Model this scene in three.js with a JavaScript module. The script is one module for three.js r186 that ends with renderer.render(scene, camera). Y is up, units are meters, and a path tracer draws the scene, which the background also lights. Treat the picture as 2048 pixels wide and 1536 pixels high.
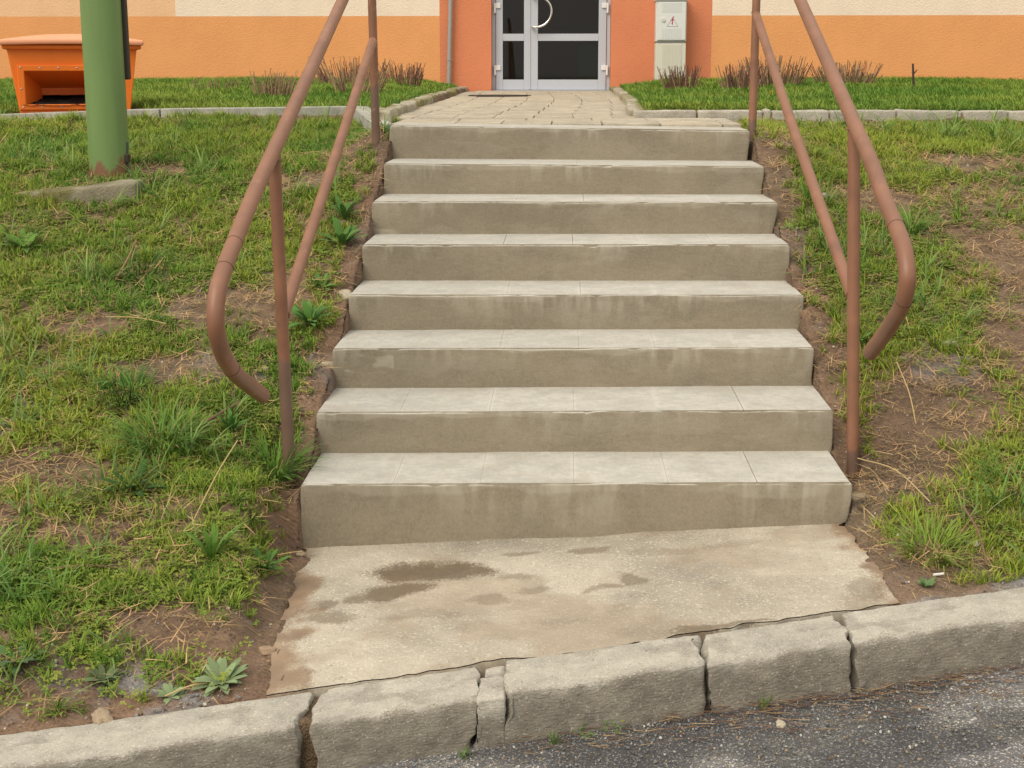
import * as THREE from 'three';
import { mergeGeometries, mergeVertices } from 'three/addons/utils/BufferGeometryUtils.js';

// ---------------------------------------------------------------- camera, sky, sun, exposure
const scene = new THREE.Scene();
const camera = new THREE.PerspectiveCamera(2 * Math.atan(768 / 2637) * 180 / Math.PI, 4 / 3, 0.05, 600);
camera.position.set(-0.037, 1.35, 4.18);
camera.rotation.order = 'YXZ';
camera.rotation.set(-10 * Math.PI / 180, 2.288 * Math.PI / 180, 0);
camera.setViewOffset(2048, 1536, 0, 168, 2048, 1536);
scene.add(camera);
const SUN_DIR = new THREE.Vector3(-0.5, 0.75, 0.62).normalize();
{ // bright even overcast, brightest towards the zenith and round the veiled sun
  const w = 256, h = 128, d = new Float32Array(w * h * 4);
  for (let j = 0; j < h; j++) for (let i = 0; i < w; i++) {
    const el = ((j + 0.5) / h - 0.5) * Math.PI, az = ((i + 0.5) / w - 0.5) * 2 * Math.PI;
    const v = new THREE.Vector3(Math.cos(el) * Math.cos(az), Math.sin(el), Math.cos(el) * Math.sin(az));
    const s = Math.max(0, Math.sin(el)), g = Math.max(0, v.dot(SUN_DIR));
    const L = 0.98 * (1 + 1.2 * s) / 2.2 + 0.5 * Math.pow(g, 6);
    const o = (j * w + i) * 4;
    d[o] = L * 1.03; d[o + 1] = L * 0.99; d[o + 2] = L * 0.92; d[o + 3] = 1;
  }
  const t = new THREE.DataTexture(d, w, h, THREE.RGBAFormat, THREE.FloatType);
  t.mapping = THREE.EquirectangularReflectionMapping; t.magFilter = THREE.LinearFilter; t.needsUpdate = true;
  scene.background = t; scene.environment = t;
}
const sun = new THREE.DirectionalLight(0xfff0dc, 1.55);
sun.position.copy(SUN_DIR).multiplyScalar(30);
sun.castShadow = true; sun.shadow.radius = 70; sun.shadow.mapSize.set(2048, 2048);
Object.assign(sun.shadow.camera, { left: -12, right: 12, top: 14, bottom: -8, near: 1, far: 70 });
scene.add(sun); scene.add(sun.target);
const renderer = new THREE.WebGLRenderer({ antialias: true });
renderer.toneMapping = THREE.LinearToneMapping;
renderer.toneMappingExposure = 1.34;
renderer.shadowMap.enabled = true;

// ---------------------------------------------------------------- helpers
const V = (x, y, z) => new THREE.Vector3(x, y, z);
const clamp = (v, a, b) => Math.min(b, Math.max(a, v));
const mix = (a, b, t) => a + (b - a) * t;
const sm = (a, b, x) => { const t = clamp((x - a) / (b - a), 0, 1); return t * t * (3 - 2 * t); };
function rng(seed) { let a = seed >>> 0; return () => { a = (a + 0x6D2B79F5) | 0; let t = Math.imul(a ^ (a >>> 15), 1 | a); t = (t + Math.imul(t ^ (t >>> 7), 61 | t)) ^ t; return ((t ^ (t >>> 14)) >>> 0) / 4294967296; }; }
function hash(x, y, z) { let h = Math.imul(x, 374761393) ^ Math.imul(y, 668265263) ^ Math.imul(z, 2147483647 - 1274126177); h = Math.imul(h ^ (h >>> 13), 1274126177); h ^= h >>> 16; h = Math.imul(h, 0x85ebca6b); return ((h ^ (h >>> 13)) >>> 0) / 4294967296; }
function vn(x, y, z) { // value noise 0..1
  const xi = Math.floor(x), yi = Math.floor(y), zi = Math.floor(z); let fx = x - xi, fy = y - yi, fz = z - zi;
  fx = fx * fx * (3 - 2 * fx); fy = fy * fy * (3 - 2 * fy); fz = fz * fz * (3 - 2 * fz);
  const l = (a, b, t) => a + (b - a) * t;
  return l(l(l(hash(xi, yi, zi), hash(xi + 1, yi, zi), fx), l(hash(xi, yi + 1, zi), hash(xi + 1, yi + 1, zi), fx), fy),
    l(l(hash(xi, yi, zi + 1), hash(xi + 1, yi, zi + 1), fx), l(hash(xi, yi + 1, zi + 1), hash(xi + 1, yi + 1, zi + 1), fx), fy), fz);
}
function fbm(x, y, z, o = 4) { let s = 0, a = 0.5, n = 0; for (let i = 0; i < o; i++) { s += a * vn(x, y, z); n += a; a *= 0.5; x *= 2.03; y *= 2.03; z *= 2.03; } return s / n; }
function tn(u, v, px, py, seed) { // tileable 2d value noise
  const x = u * px, y = v * py, xi = Math.floor(x), yi = Math.floor(y); let fx = x - xi, fy = y - yi;
  fx = fx * fx * (3 - 2 * fx); fy = fy * fy * (3 - 2 * fy);
  const m = (a, p) => ((a % p) + p) % p, x0 = m(xi, px), x1 = m(xi + 1, px), y0 = m(yi, py), y1 = m(yi + 1, py);
  const a = hash(x0, y0, seed), b = hash(x1, y0, seed), c = hash(x0, y1, seed), d = hash(x1, y1, seed);
  return (a + (b - a) * fx) + ((c + (d - c) * fx) - (a + (b - a) * fx)) * fy;
}
function tf(u, v, p, q, seed, o = 4) { let s = 0, a = 0.5, n = 0; for (let i = 0; i < o; i++) { s += a * tn(u, v, p, q, seed + i * 17); n += a; a *= 0.55; p *= 2; q *= 2; } return s / n; }
const enc = (c) => { c = clamp(c, 0, 1); return Math.round(255 * (c <= 0.0031308 ? 12.92 * c : 1.055 * Math.pow(c, 1 / 2.4) - 0.055)); };
function tex(w, h, fn, gray = false) {
  const d = new Uint8Array(w * h * 4);
  for (let j = 0; j < h; j++) for (let i = 0; i < w; i++) {
    const c = fn((i + 0.5) / w, (j + 0.5) / h, i, j), o = (j * w + i) * 4;
    if (gray) { const k = Math.round(255 * clamp(c, 0, 1)); d[o] = d[o + 1] = d[o + 2] = k; } else { d[o] = enc(c[0]); d[o + 1] = enc(c[1]); d[o + 2] = enc(c[2]); }
    d[o + 3] = 255;
  }
  const t = new THREE.DataTexture(d, w, h, THREE.RGBAFormat);
  if (!gray) t.colorSpace = THREE.SRGBColorSpace;
  t.wrapS = t.wrapT = THREE.RepeatWrapping; t.magFilter = THREE.LinearFilter; t.minFilter = THREE.LinearMipmapLinearFilter; t.generateMipmaps = true; t.needsUpdate = true;
  return t;
}
const lin = (r, g, b) => new THREE.Color().setRGB(r, g, b);
const mat = (o) => new THREE.MeshStandardMaterial(Object.assign({ roughness: 0.9, metalness: 0 }, o));
const used = {};
const numbered = (n) => { if (used[n] === undefined) { used[n] = 0; return n; } used[n]++; return n + '_' + String(used[n]).padStart(3, '0'); };
function shade(o) { o.traverse((m) => { if (m.isMesh) { m.castShadow = true; m.receiveShadow = true; } }); return o; }
function mesh(name, geo, m, parent = null) {
  const o = new THREE.Mesh(geo, m); o.name = parent ? name : numbered(name); o.castShadow = o.receiveShadow = true;
  (parent || scene).add(o); return o;
}
function group(name, x = 0, y = 0, z = 0) { const g = new THREE.Group(); g.name = numbered(name); g.position.set(x, y, z); scene.add(g); return g; }
function part(name, parent) { const g = new THREE.Group(); g.name = name; parent.add(g); return g; }
function tag(o, label, category, grp) { o.userData.label = label; o.userData.category = category; if (grp) o.userData.group = grp; return o; }
const structure = (o, label, category) => { o.userData.kind = 'structure'; if (label) tag(o, label, category); return o; };
const stuff = (o, label, category) => { o.userData.kind = 'stuff'; if (label) tag(o, label, category); return o; };
function boxUV(g, s = 1, ox = 0, oy = 0) { // uv in metres from the face direction
  g = g.index ? g.toNonIndexed() : g;
  const p = g.attributes.position, uv = new Float32Array(p.count * 2), a = V(), b = V(), c = V(), n = V();
  for (let i = 0; i < p.count; i += 3) {
    a.fromBufferAttribute(p, i); b.fromBufferAttribute(p, i + 1); c.fromBufferAttribute(p, i + 2);
    n.copy(b).sub(a).cross(c.clone().sub(a)); const X = Math.abs(n.x), Y = Math.abs(n.y), Z = Math.abs(n.z);
    [a, b, c].forEach((q, k) => {
      const u = (Y >= X && Y >= Z) ? [q.x, -q.z] : (X >= Z ? [q.z, q.y] : [q.x, q.y]);
      uv[(i + k) * 2] = u[0] * s + ox; uv[(i + k) * 2 + 1] = u[1] * s + oy;
    });
  }
  g.setAttribute('uv', new THREE.BufferAttribute(uv, 2)); return g;
}
function gridBox(L, H, W, nx, ny, nz, r) { // rounded box with rings near the edges, indexed by position
  const sx = nx + 4, sy = ny + 4, sz = nz + 4;
  const g0 = new THREE.BoxGeometry(1, 1, 1, sx, sy, sz); g0.deleteAttribute('uv'); g0.deleteAttribute('normal');
  const g = mergeVertices(g0, 1e-5), p = g.attributes.position;
  const arr = (h, n) => { const a = [-h, -h + r * 0.3, -h + r]; for (let i = 1; i < n; i++) a.push(-h + r + (2 * h - 2 * r) * i / n); a.push(h - r, h - r * 0.3, h); return a; };
  const A = arr(L / 2, nx), B = arr(H / 2, ny), C = arr(W / 2, nz);
  for (let i = 0; i < p.count; i++) {
    const q = V(A[Math.round((p.getX(i) + 0.5) * sx)], B[Math.round((p.getY(i) + 0.5) * sy)], C[Math.round((p.getZ(i) + 0.5) * sz)]);
    const c = V(clamp(q.x, -L / 2 + r, L / 2 - r), clamp(q.y, -H / 2 + r, H / 2 - r), clamp(q.z, -W / 2 + r, W / 2 - r));
    const d = q.clone().sub(c); if (d.lengthSq() > 1e-12) q.copy(c).addScaledVector(d.normalize(), r);
    p.setXYZ(i, q.x, q.y, q.z);
  }
  return g;
}
function roughen(g, amp, freq, seed, oct = 3) { // push vertices along their normals
  g.computeVertexNormals(); const p = g.attributes.position, n = g.attributes.normal;
  for (let i = 0; i < p.count; i++) {
    const x = p.getX(i), y = p.getY(i), z = p.getZ(i);
    const k = (fbm(x * freq + seed * 3.1, y * freq + seed, z * freq - seed, oct) - 0.5) * 2 * amp;
    p.setXYZ(i, x + n.getX(i) * k, y + n.getY(i) * k, z + n.getZ(i) * k);
  }
  g.computeVertexNormals(); return g;
}
const box = (x0, x1, y0, y1, z0, z1) => new THREE.BoxGeometry(x1 - x0, y1 - y0, z1 - z0).translate((x0 + x1) / 2, (y0 + y1) / 2, (z0 + z1) / 2);
const rbox = (x0, x1, y0, y1, z0, z1, r) => { const g = gridBox(x1 - x0, y1 - y0, z1 - z0, 1, 1, 1, r); g.computeVertexNormals(); return g.translate((x0 + x1) / 2, (y0 + y1) / 2, (z0 + z1) / 2); };
function tube(points, r, seg = 60, rad = 20, tension = 0.5) { // capped pipe through points
  const c = points.length > 2 ? new THREE.CatmullRomCurve3(points, false, 'centripetal', tension) : new THREE.LineCurve3(points[0], points[1]);
  const t = new THREE.TubeGeometry(c, seg, r, rad, false); t.deleteAttribute('uv');
  const caps = [0, 1].map((k) => {
    const q = c.getPointAt(k), d = c.getTangentAt(k).multiplyScalar(k ? 1 : -1);
    const g = new THREE.CircleGeometry(r, rad); g.deleteAttribute('uv'); g.applyQuaternion(new THREE.Quaternion().setFromUnitVectors(V(0, 0, 1), d)); g.translate(q.x, q.y, q.z); return g;
  });
  return mergeGeometries([t, ...caps]);
}
function addColor(g, fn) { const p = g.attributes.position, c = new Float32Array(p.count * 3); for (let i = 0; i < p.count; i++) { const k = fn(p.getX(i), p.getY(i), p.getZ(i)); c[i * 3] = k[0]; c[i * 3 + 1] = k[1]; c[i * 3 + 2] = k[2]; } g.setAttribute('color', new THREE.BufferAttribute(c, 3)); return g; }
const interp = (xs, ys, x) => { if (x <= xs[0]) return ys[0]; for (let i = 1; i < xs.length; i++) if (x <= xs[i]) return mix(ys[i - 1], ys[i], (x - xs[i - 1]) / (xs[i] - xs[i - 1])); return ys[ys.length - 1]; };

// ---------------------------------------------------------------- layout of the ground
const kerbFront = (x) => 1.0 - 0.215 * x, kerbBack = (x) => kerbFront(x) - 0.185;
const apronY = (x, z) => -0.1865 + 0.065 * x - 0.03 * z;
const softX = (x) => 6 * Math.tanh(x / 6);
const roadY = (x, z) => -0.1865 - 0.138 + 0.065 * softX(x) - 0.03 * Math.min(z, 5);
const apronL = (z) => -0.915 + 0.1 * clamp(z / 0.95, 0, 1.2), apronR = (z) => 0.885 + 0.035 * clamp(z / 0.6, 0, 1.2);
const landY = (z) => 1.055 + (-z - 2.5) * 0.005;
const pathL = (z) => interp([3, 5.8, 10], [-1.0, -1.09, -1.09], -z), pathR = (z) => interp([3.6, 7.15, 10], [0.35, 0.43, 0.47], -z);
const BZ = [-1.3, -0.9, 0, 1, 2, 2.5, 3.2, 3.9], BY = [-0.34, -0.25, 0.02, 0.38, 0.7, 0.83, 0.95, 1.055];
function ground(x, z) {
  const big = (fbm(x * 1.3 + 40, z * 1.3, 3, 3) - 0.5), fine = (fbm(x * 9, z * 9, 7, 3) - 0.5);
  if (z < -3.82 + (x > 0 ? 0.17 : 0)) { // upper lawn
    if (x > pathL(z) - 0.02 && x < pathR(z) + 0.02) return landY(z) - 0.06;
    const k = x < 0 ? 0.02 * clamp(x + 1.4, -4, 0) : 0;
    const up = 1.085 + k * (1 - sm(3.9, 7, -z)) + (-z - 3.9) * 0.017 + big * 0.05 + fine * 0.02, e = x < 0 ? pathL(z) - x : x - pathR(z);
    return mix(Math.min(up, landY(z) + 0.03), up, sm(0.1, 0.7, e));
  }
  const G = interp(BZ, BY, -z) + big * 0.07 + fine * 0.035;
  let y = G;
  const ax = Math.abs(x);
  if (z < 0.02) {
    const N = Math.min(0.42 * -z - 0.085, 1.01) + fine * 0.03, e = ax - 0.93;
    y = mix(N, G, sm(0.02, 0.45, e)) + (1 - sm(0.05, 0.25, e)) * ((fbm(x * 16, z * 16, 23, 3) - 0.5) * 0.09 + (fbm(x * 50, z * 50, 25, 2) - 0.5) * 0.03);
    if (z < -2.5 && ax < 0.97) y = Math.min(y, 0.98);
    if (e < -0.02) y = Math.min(y, 0.15 * Math.floor(-z / 0.358) - 0.32);
    if (z < -2.7 && ax < 0.97) y = 0.97;
  } else {
    const e = x < 0 ? apronL(z) - x : x - apronR(z);
    const wob = (fbm(x * 6 + 9, z * 6, 1, 2) - 0.5) * 0.1;
    const lap = 0.02 + (fbm(x * 9 + 4, z * 9, 6, 3) - 0.5) * 0.12;
    if (e < 0) y = apronY(x, z) + 0.012 + fine * 0.03 - 0.075 * sm(0, 0.03, -e - lap); else y = mix(apronY(x, z) + 0.012 + fine * 0.03, G, sm(0.03, (x < 0 ? 0.14 : 0.22), e + wob));
  }
  y -= 0.1 * (1 - sm(0.05, 0.22, Math.hypot(x - 0.99, z + 0.26))) + 0.05 * (1 - sm(0.03, 0.18, Math.hypot(x + 0.985, z + 0.2)));
  const d = kerbBack(x) - z;
  if (d < 0.4 && ax > 0.8) { const K = apronY(x, kerbBack(x)) - 0.008 + fine * 0.022; y = mix(K, y, sm(0.0, 0.4, d)); }
  if (d < 0) y = apronY(x, z) - 0.05 - Math.min(0.5, -d * 3);
  return y;
}
// how bare the soil is, 0 full grass .. 1 bare (world places read from the photograph)
const bareSpots = [[-1.25, 1.04, 0.5, 0.2], [-1.7, 1.0, 0.4, 0.2], [-1.15, 0.72, 0.2, 0.1], [-1.9, 0.3, 0.2, 0.12], [-1.5, 0.33, 0.18, 0.1], [-0.9, 0.85, 0.22, 0.35], [-1.75, 0.0, 0.28, 0.14], [-1.45, -1.05, 0.25, 0.2], [-1.2, -1.15, 0.12, 0.35], [-1.3, -2.3, 0.3, 0.16], [-1.15, -2.6, 0.18, 0.2], [-1.5, -0.62, 0.22, 0.12], [-1.95, -0.9, 0.2, 0.12], [-2.1, -2.5, 0.22, 0.12],
  [2.05, -1.6, 0.5, 0.9], [1.85, -0.8, 0.35, 0.5], [1.3, -0.45, 0.28, 0.28], [1.1, -0.15, 0.2, 0.25], [1.45, -2.1, 0.25, 0.2], [1.6, 0.1, 0.25, 0.2], [1.05, -2.7, 0.2, 0.3], [2.2, -2.6, 0.5, 0.25], [1.0, 0.5, 0.14, 0.25], [1.25, 0.55, 0.3, 0.06]];
function bare(x, z) {
  let b = 0; for (const [cx, cz, rx, rz] of bareSpots) { const d = Math.hypot((x - cx) / rx, (z - cz) / rz); b = Math.max(b, 1 - sm(0.55, 1.25, d)); }
  const ax = Math.abs(x);
  if (z > -2.6 && z < 0.05) b = Math.max(b, 1 - sm(0.02, x < 0 ? 0.12 : 0.19, ax - 0.93 + (fbm(x * 8, z * 8, 29, 2) - 0.5) * 0.1));
  if (z >= 0.05) { const e = x < 0 ? apronL(z) - x : x - apronR(z); b = Math.max(b, 1 - sm(0.04, 0.15, e)); }
  const nz = fbm(x * 2.6 + 11, z * 2.6, 5, 4); b = Math.max(b * (0.6 + 0.6 * nz), sm(0.54, 0.72, fbm(x * 5 + 11, z * 5, 5, 4)) * 0.45);
  if (z < -3.7) b *= 0.35;
  return clamp(b, 0, 1);
}
// ---------------------------------------------------------------- surface textures
const T = {};
T.soil = tex(1024, 1024, (u, v) => {
  const f = tf(u, v, 8, 8, 1, 5), g = tn(u, v, 300, 300, 9), s = tn(u, v, 170, 170, 21), w = tn(u, v, 90, 260, 33);
  let c = [0.178, 0.122, 0.078].map((k) => k * (0.5 + 0.75 * f + 0.35 * (g - 0.5)));
  if (s > 0.9) c = c.map((k, i) => k * 0.4 + [0.3, 0.25, 0.19][i] * (s - 0.7) * 1.6); else if (w > 0.9) c = [0.25, 0.19, 0.1]; else if (g < 0.1) c = c.map((k) => k * 0.55);
  return c;
});
T.soilBump = tex(512, 512, (u, v) => 0.6 * tf(u, v, 30, 30, 5, 4) + 0.4 * tn(u, v, 160, 160, 9), true);
const JOINTS = [[-0.6, -0.31, 0, 0.31, 0.6], [-0.62, -0.3, 0.0, 0.3, 0.6], [-0.58, -0.28, 0.02, 0.31, 0.62], [-0.55, -0.27, 0.03, 0.33, 0.63], [-0.6, -0.3, 0.0, 0.3, 0.6], [-0.57, -0.26, 0.05, 0.33, 0.63], [-0.6, -0.3, 0.02, 0.32, 0.62], [-0.6, -0.3, 0.0, 0.3, 0.6]];
// eight risers (rows 0-7) and eight treads (rows 8-15) in one sheet: rendered mortar with lime runs, pale worn slabs
T.step = tex(1024, 1280, (u, v) => {
  const row = Math.floor(v * 16), t = v * 16 - row, grain = tn(u, v, 512, 1024, 3) - 0.5, g2 = tf(u, v, 260, 300, 8, 2) - 0.5;
  if (row < 8) {
    const q = row * 7.3, blot = fbm(u * 7 + q, t * 1.2, row, 4), wisp = fbm(u * 70 + q, t * 1.6 + q, row + 20, 3), wisp2 = fbm(u * 120 + q, t * 3 + q, row + 30, 2);
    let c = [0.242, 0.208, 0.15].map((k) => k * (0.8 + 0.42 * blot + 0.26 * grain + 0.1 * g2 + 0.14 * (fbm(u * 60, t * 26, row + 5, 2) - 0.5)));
    const len = fbm(u * (6 + 5 * hash(row, 2, 3)) + q, 0.5, row + 50, 3) * (0.92 + 0.25 * hash(row, 7, 1)); // how far the lime runs reach down
    const zone = sm(0.4, 0.6, len) * sm(1 - len * 1.25, 1, t);
    const run = zone * sm(0.38, 0.66, wisp) * (0.6 + 0.8 * wisp2);
    const lip = sm(0, 0.05, t - 0.7 - 0.3 * fbm(u * 11 + q, 3, row, 4)) * (0.35 + 0.65 * wisp) * sm(0.3, 0.6, fbm(u * 5 + q, 9, row, 2)); // dry pale band under the nosing, uneven
    const patch = sm(0.62, 0.66, fbm(u * 8 + 3 + q, t * 1.6, row + 70, 4)) * (u < 0.14 ? 1 : 0.22);
    const k = clamp(run * 0.38 + lip * 0.42 + patch * 0.5, 0, 0.8);
    return c.map((a, i) => mix(a, [0.42, 0.39, 0.315][i], k));
  }
  const q = row * 3.7, f = fbm(u * 16 + q, t * 5, row, 4), sw = fbm(u * 75 + q + t * 3, t * 22, row + 9, 4), dirt = sm(0.6, 0.75, fbm(u * 20 + q, t * 4, row + 40, 3));
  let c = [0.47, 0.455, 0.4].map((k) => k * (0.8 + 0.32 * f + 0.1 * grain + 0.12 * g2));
  c = c.map((a, i) => mix(a, [0.34, 0.335, 0.315][i], clamp(sm(0.46, 0.68, sw) * 0.4, 0, 1)));
  let jm = 0; for (const j of JOINTS[row - 8]) jm = Math.max(jm, 1 - sm(0.004, 0.014, Math.abs(u * 1.9 - 0.95 - j + (sw - 0.5) * 0.02))); // joints pointed with pale mortar
  c = c.map((a, i) => mix(a, [0.52, 0.505, 0.45][i], jm * 0.6 * sm(0.35, 0.55, f)));
  return c.map((a, i) => mix(a, [0.36, 0.32, 0.25][i], dirt * 0.3));
});
T.stepBump = tex(512, 512, (u, v) => 0.5 * tf(u, v, 12, 40, 5, 3) + 0.5 * tn(u, v, 180, 180, 9), true);
T.conc = tex(1024, 1024, (u, v) => { // weathered concrete with visible aggregate
  const f = tf(u, v, 5, 5, 41, 5), g = tn(u, v, 330, 330, 42), s = tn(u, v, 150, 150, 43), d = tf(u, v, 22, 22, 47, 3);
  let c = [0.43, 0.4, 0.335].map((k) => k * (0.6 + 0.55 * f + 0.28 * (g - 0.5) + 0.3 * (d - 0.5)));
  if (s > 0.88) c = c.map((k, i) => mix(k, [0.62, 0.56, 0.45][i], 0.7)); else if (s < 0.1) c = c.map((k) => k * 0.6);
  return c;
});
T.concBump = tex(512, 512, (u, v) => 0.55 * tf(u, v, 24, 24, 51, 4) + 0.45 * tn(u, v, 120, 120, 52), true);
const stains = [[-0.47, 0.235, 0.17, 0.075, 0.8, 0.0], [-0.4, 0.26, 0.16, 0.055, 0.75, -0.2], [-0.56, 0.375, 0.13, 0.06, 0.7, 0.3], [-0.66, 0.43, 0.07, 0.035, 0.55, 0.2], [-0.78, 0.46, 0.045, 0.035, 0.5, 0.4], [-0.72, 0.54, 0.09, 0.04, 0.45, 0], [-0.2, 0.33, 0.07, 0.03, 0.35, 0], [-0.12, 0.42, 0.05, 0.03, 0.35, 0], [-0.25, 0.48, 0.08, 0.03, 0.35, 0], [0.05, 0.12, 0.07, 0.03, 0.45, 0], [-0.15, 0.14, 0.06, 0.02, 0.45, 0], [0.16, 0.36, 0.05, 0.07, 0.5, 0.3], [0.08, 0.42, 0.06, 0.03, 0.4, 0], [0.3, 0.16, 0.1, 0.035, 0.4, 0.2], [0.5, 0.12, 0.14, 0.03, 0.3, 0.2], [0.72, 0.3, 0.13, 0.09, 0.3, 0], [0.62, 0.42, 0.16, 0.06, 0.22, 0], [0.34, 0.73, 0.07, 0.03, 0.6, 0.2], [0.45, 0.7, 0.1, 0.015, 0.5, 0.2], [-0.45, 0.55, 0.12, 0.04, 0.25, 0], [0.86, 0.5, 0.05, 0.1, 0.6, 0]];
T.apron = tex(1120, 720, (u, v) => { // covers x -1.05..1.05, z -0.15..1.2
  const x = -1.05 + u * 2.1, z = -0.15 + v * 1.35;
  const f = fbm(x * 3, z * 3, 61, 5), g = hash(Math.floor(u * 560), Math.floor(v * 360), 4), s = vn(x * 230, z * 230, 62), s2 = vn(x * 260 + 3, z * 260, 63), d = fbm(x * 14, z * 14, 65, 3);
  let c = [0.41, 0.37, 0.295].map((k) => k * (0.55 + 0.75 * f + 0.12 * (g - 0.5) + 0.26 * (d - 0.5)));
  if (s > 0.8) c = c.map((k, i) => mix(k, [0.66, 0.6, 0.48][i], 0.5)); else if (s2 < 0.13) c = c.map((k) => k * 0.62);
  c = c.map((a, i) => mix(a, [0.3, 0.235, 0.165][i] * (0.75 + 0.5 * d), 0.5 * sm(0.46, 0.62, fbm(x * 4.2 + 9, z * 5, 77, 5))));
  let st = 0; const wx = (fbm(x * 9, z * 9, 71, 5) - 0.5) * 0.15, wz = (fbm(x * 9 + 50, z * 9, 72, 5) - 0.5) * 0.1;
  for (const [cx, cz, rx, rz, k, a] of stains) { const dx = x + wx - cx, dz = z + wz - cz, X = dx * Math.cos(a) - dz * Math.sin(a), Z = dx * Math.sin(a) + dz * Math.cos(a); st = Math.max(st, k * (cx > 0.2 && cz < 0.6 ? 0.55 : 1) * (1 - sm(0.6, 1.2, Math.hypot(X / rx, Z / rz) + 0.35 * (s - 0.5)))); }
  c = c.map((a, i) => mix(a, [0.135, 0.1, 0.062][i] * (0.7 + 0.6 * d + 0.25 * (g - 0.5)), Math.min(1, st * (0.95 + 0.6 * d))));
  const el = Math.min(x - apronL(z), apronR(z) - x) + (fbm(x * 7, z * 7, 75, 4) - 0.5) * 0.2 + (d - 0.5) * 0.1 + (g - 0.5) * 0.03; // soil washed over the sides
  const soil = x < 0 ? 1 - sm(0.03, 0.09, el) : 1 - sm(0, 0.05, el);
  return c.map((a, i) => mix(a, [0.25, 0.165, 0.1][i] * (0.6 + 0.7 * d), soil * 0.85));
});
T.apron.wrapS = T.apron.wrapT = THREE.ClampToEdgeWrapping;
// kerb stones: v runs over the top (0..0.18 m) and down the road face, darkened by painted-in shade as well as splashed road dirt
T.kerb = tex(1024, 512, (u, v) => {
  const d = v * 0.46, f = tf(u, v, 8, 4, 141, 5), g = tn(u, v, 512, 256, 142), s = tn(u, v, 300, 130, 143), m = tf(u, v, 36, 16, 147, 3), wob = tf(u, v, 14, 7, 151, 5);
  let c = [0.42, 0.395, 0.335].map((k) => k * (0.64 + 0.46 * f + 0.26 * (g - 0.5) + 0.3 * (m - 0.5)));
  const faceShadeDirt = sm(0.172, 0.19, d + (tf(u, v, 24, 10, 161, 5) - 0.5) * 0.06 + (g - 0.5) * 0.05 + (m - 0.5) * 0.05), drip = sm(0.56, 0.66, tf(u, v, 40, 2, 155, 3)) * sm(0.2, 0.24, d);  // face darkening follows the arris: shade in the colour, mixed with dirt; drips are dirt
  const top = sm(0.62, 0.7, tf(u, v, 9, 7, 157, 4)) * 0.35, grimeAndShade = clamp(faceShadeDirt * (0.5 + 0.9 * wob) + drip * 0.2 + top, 0, 0.95);
  c = c.map((k, i) => mix(k, [0.19, 0.17, 0.137][i] * (0.65 + 0.7 * m + 0.3 * (g - 0.5)), grimeAndShade));
  if (s > 0.85) c = c.map((k, i) => mix(k, [0.62, 0.57, 0.47][i], 0.55 * (1 - 0.4 * grimeAndShade))); else if (s < 0.1) c = c.map((k) => k * 0.62);
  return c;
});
T.asph = tex(1024, 1024, (u, v) => {
  const f = tf(u, v, 6, 6, 81, 4), s = tn(u, v, 230, 230, 82), q = tn(u, v, 230, 230, 83), g = tn(u, v, 420, 420, 84);
  let c = [0.085, 0.083, 0.084].map((k) => k * (0.55 + 0.6 * f + 0.5 * (g - 0.5)));
  if (s > 0.66) { const t = [[0.17, 0.18, 0.2], [0.26, 0.26, 0.25], [0.2, 0.17, 0.12], [0.13, 0.14, 0.16]][Math.floor(q * 3.99)]; c = c.map((k, i) => mix(k, t[i], sm(0.66, 0.8, s))); }
  return c;
});
T.asphBump = tex(512, 512, (u, v) => 0.8 * tn(u, v, 115, 115, 82) + 0.2 * tf(u, v, 40, 40, 88, 2), true);
T.render = tex(512, 512, (u, v) => { const f = tf(u, v, 6, 6, 91, 4), g = tn(u, v, 250, 250, 92), st = tf(u, v, 20, 3, 95, 3); const k = 0.9 + 0.1 * f + 0.1 * (g - 0.5) + 0.05 * (st - 0.5); return [k, k, k]; });
T.renderBump = tex(512, 512, (u, v) => tf(u, v, 128, 128, 93, 2), true);
T.paint = tex(512, 512, (u, v) => { const f = tf(u, v, 6, 6, 101, 5), g = tn(u, v, 100, 100, 102), s = tf(u, v, 40, 8, 104, 3); let k = 0.8 + 0.32 * f + 0.08 * (s - 0.5); if (g > 0.965) k *= 0.55; return [k, k * (0.98 + 0.05 * s), k]; });
T.plain = tex(256, 256, (u, v) => { const k = 0.9 + 0.14 * tf(u, v, 8, 8, 111, 5); return [k, k, k]; });

const M = {};
M.soil = mat({ map: T.soil, bumpMap: T.soilBump, bumpScale: 0.012, vertexColors: true, roughness: 1 });
M.step = mat({ map: T.step, bumpMap: T.stepBump, bumpScale: 0.0012, roughness: 0.93 });
M.conc = mat({ map: T.conc, bumpMap: T.concBump, bumpScale: 0.004, roughness: 0.95 });
M.concGrey = mat({ map: T.conc, bumpMap: T.concBump, bumpScale: 0.002, color: lin(0.92, 0.98, 1.02), roughness: 0.95 });
M.concMoss = mat({ map: T.conc, bumpMap: T.concBump, bumpScale: 0.004, vertexColors: true, roughness: 1 });
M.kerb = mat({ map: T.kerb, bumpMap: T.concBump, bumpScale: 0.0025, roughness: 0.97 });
M.apron = mat({ map: T.apron, bumpMap: T.concBump, bumpScale: 0.003, roughness: 0.95 });
M.asph = mat({ map: T.asph, bumpMap: T.asphBump, bumpScale: 0.006, vertexColors: true, roughness: 0.9 });
const wallMat = (r, g, b) => mat({ map: T.render, bumpMap: T.renderBump, bumpScale: 0.003, color: lin(r, g, b), roughness: 0.95 });

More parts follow.
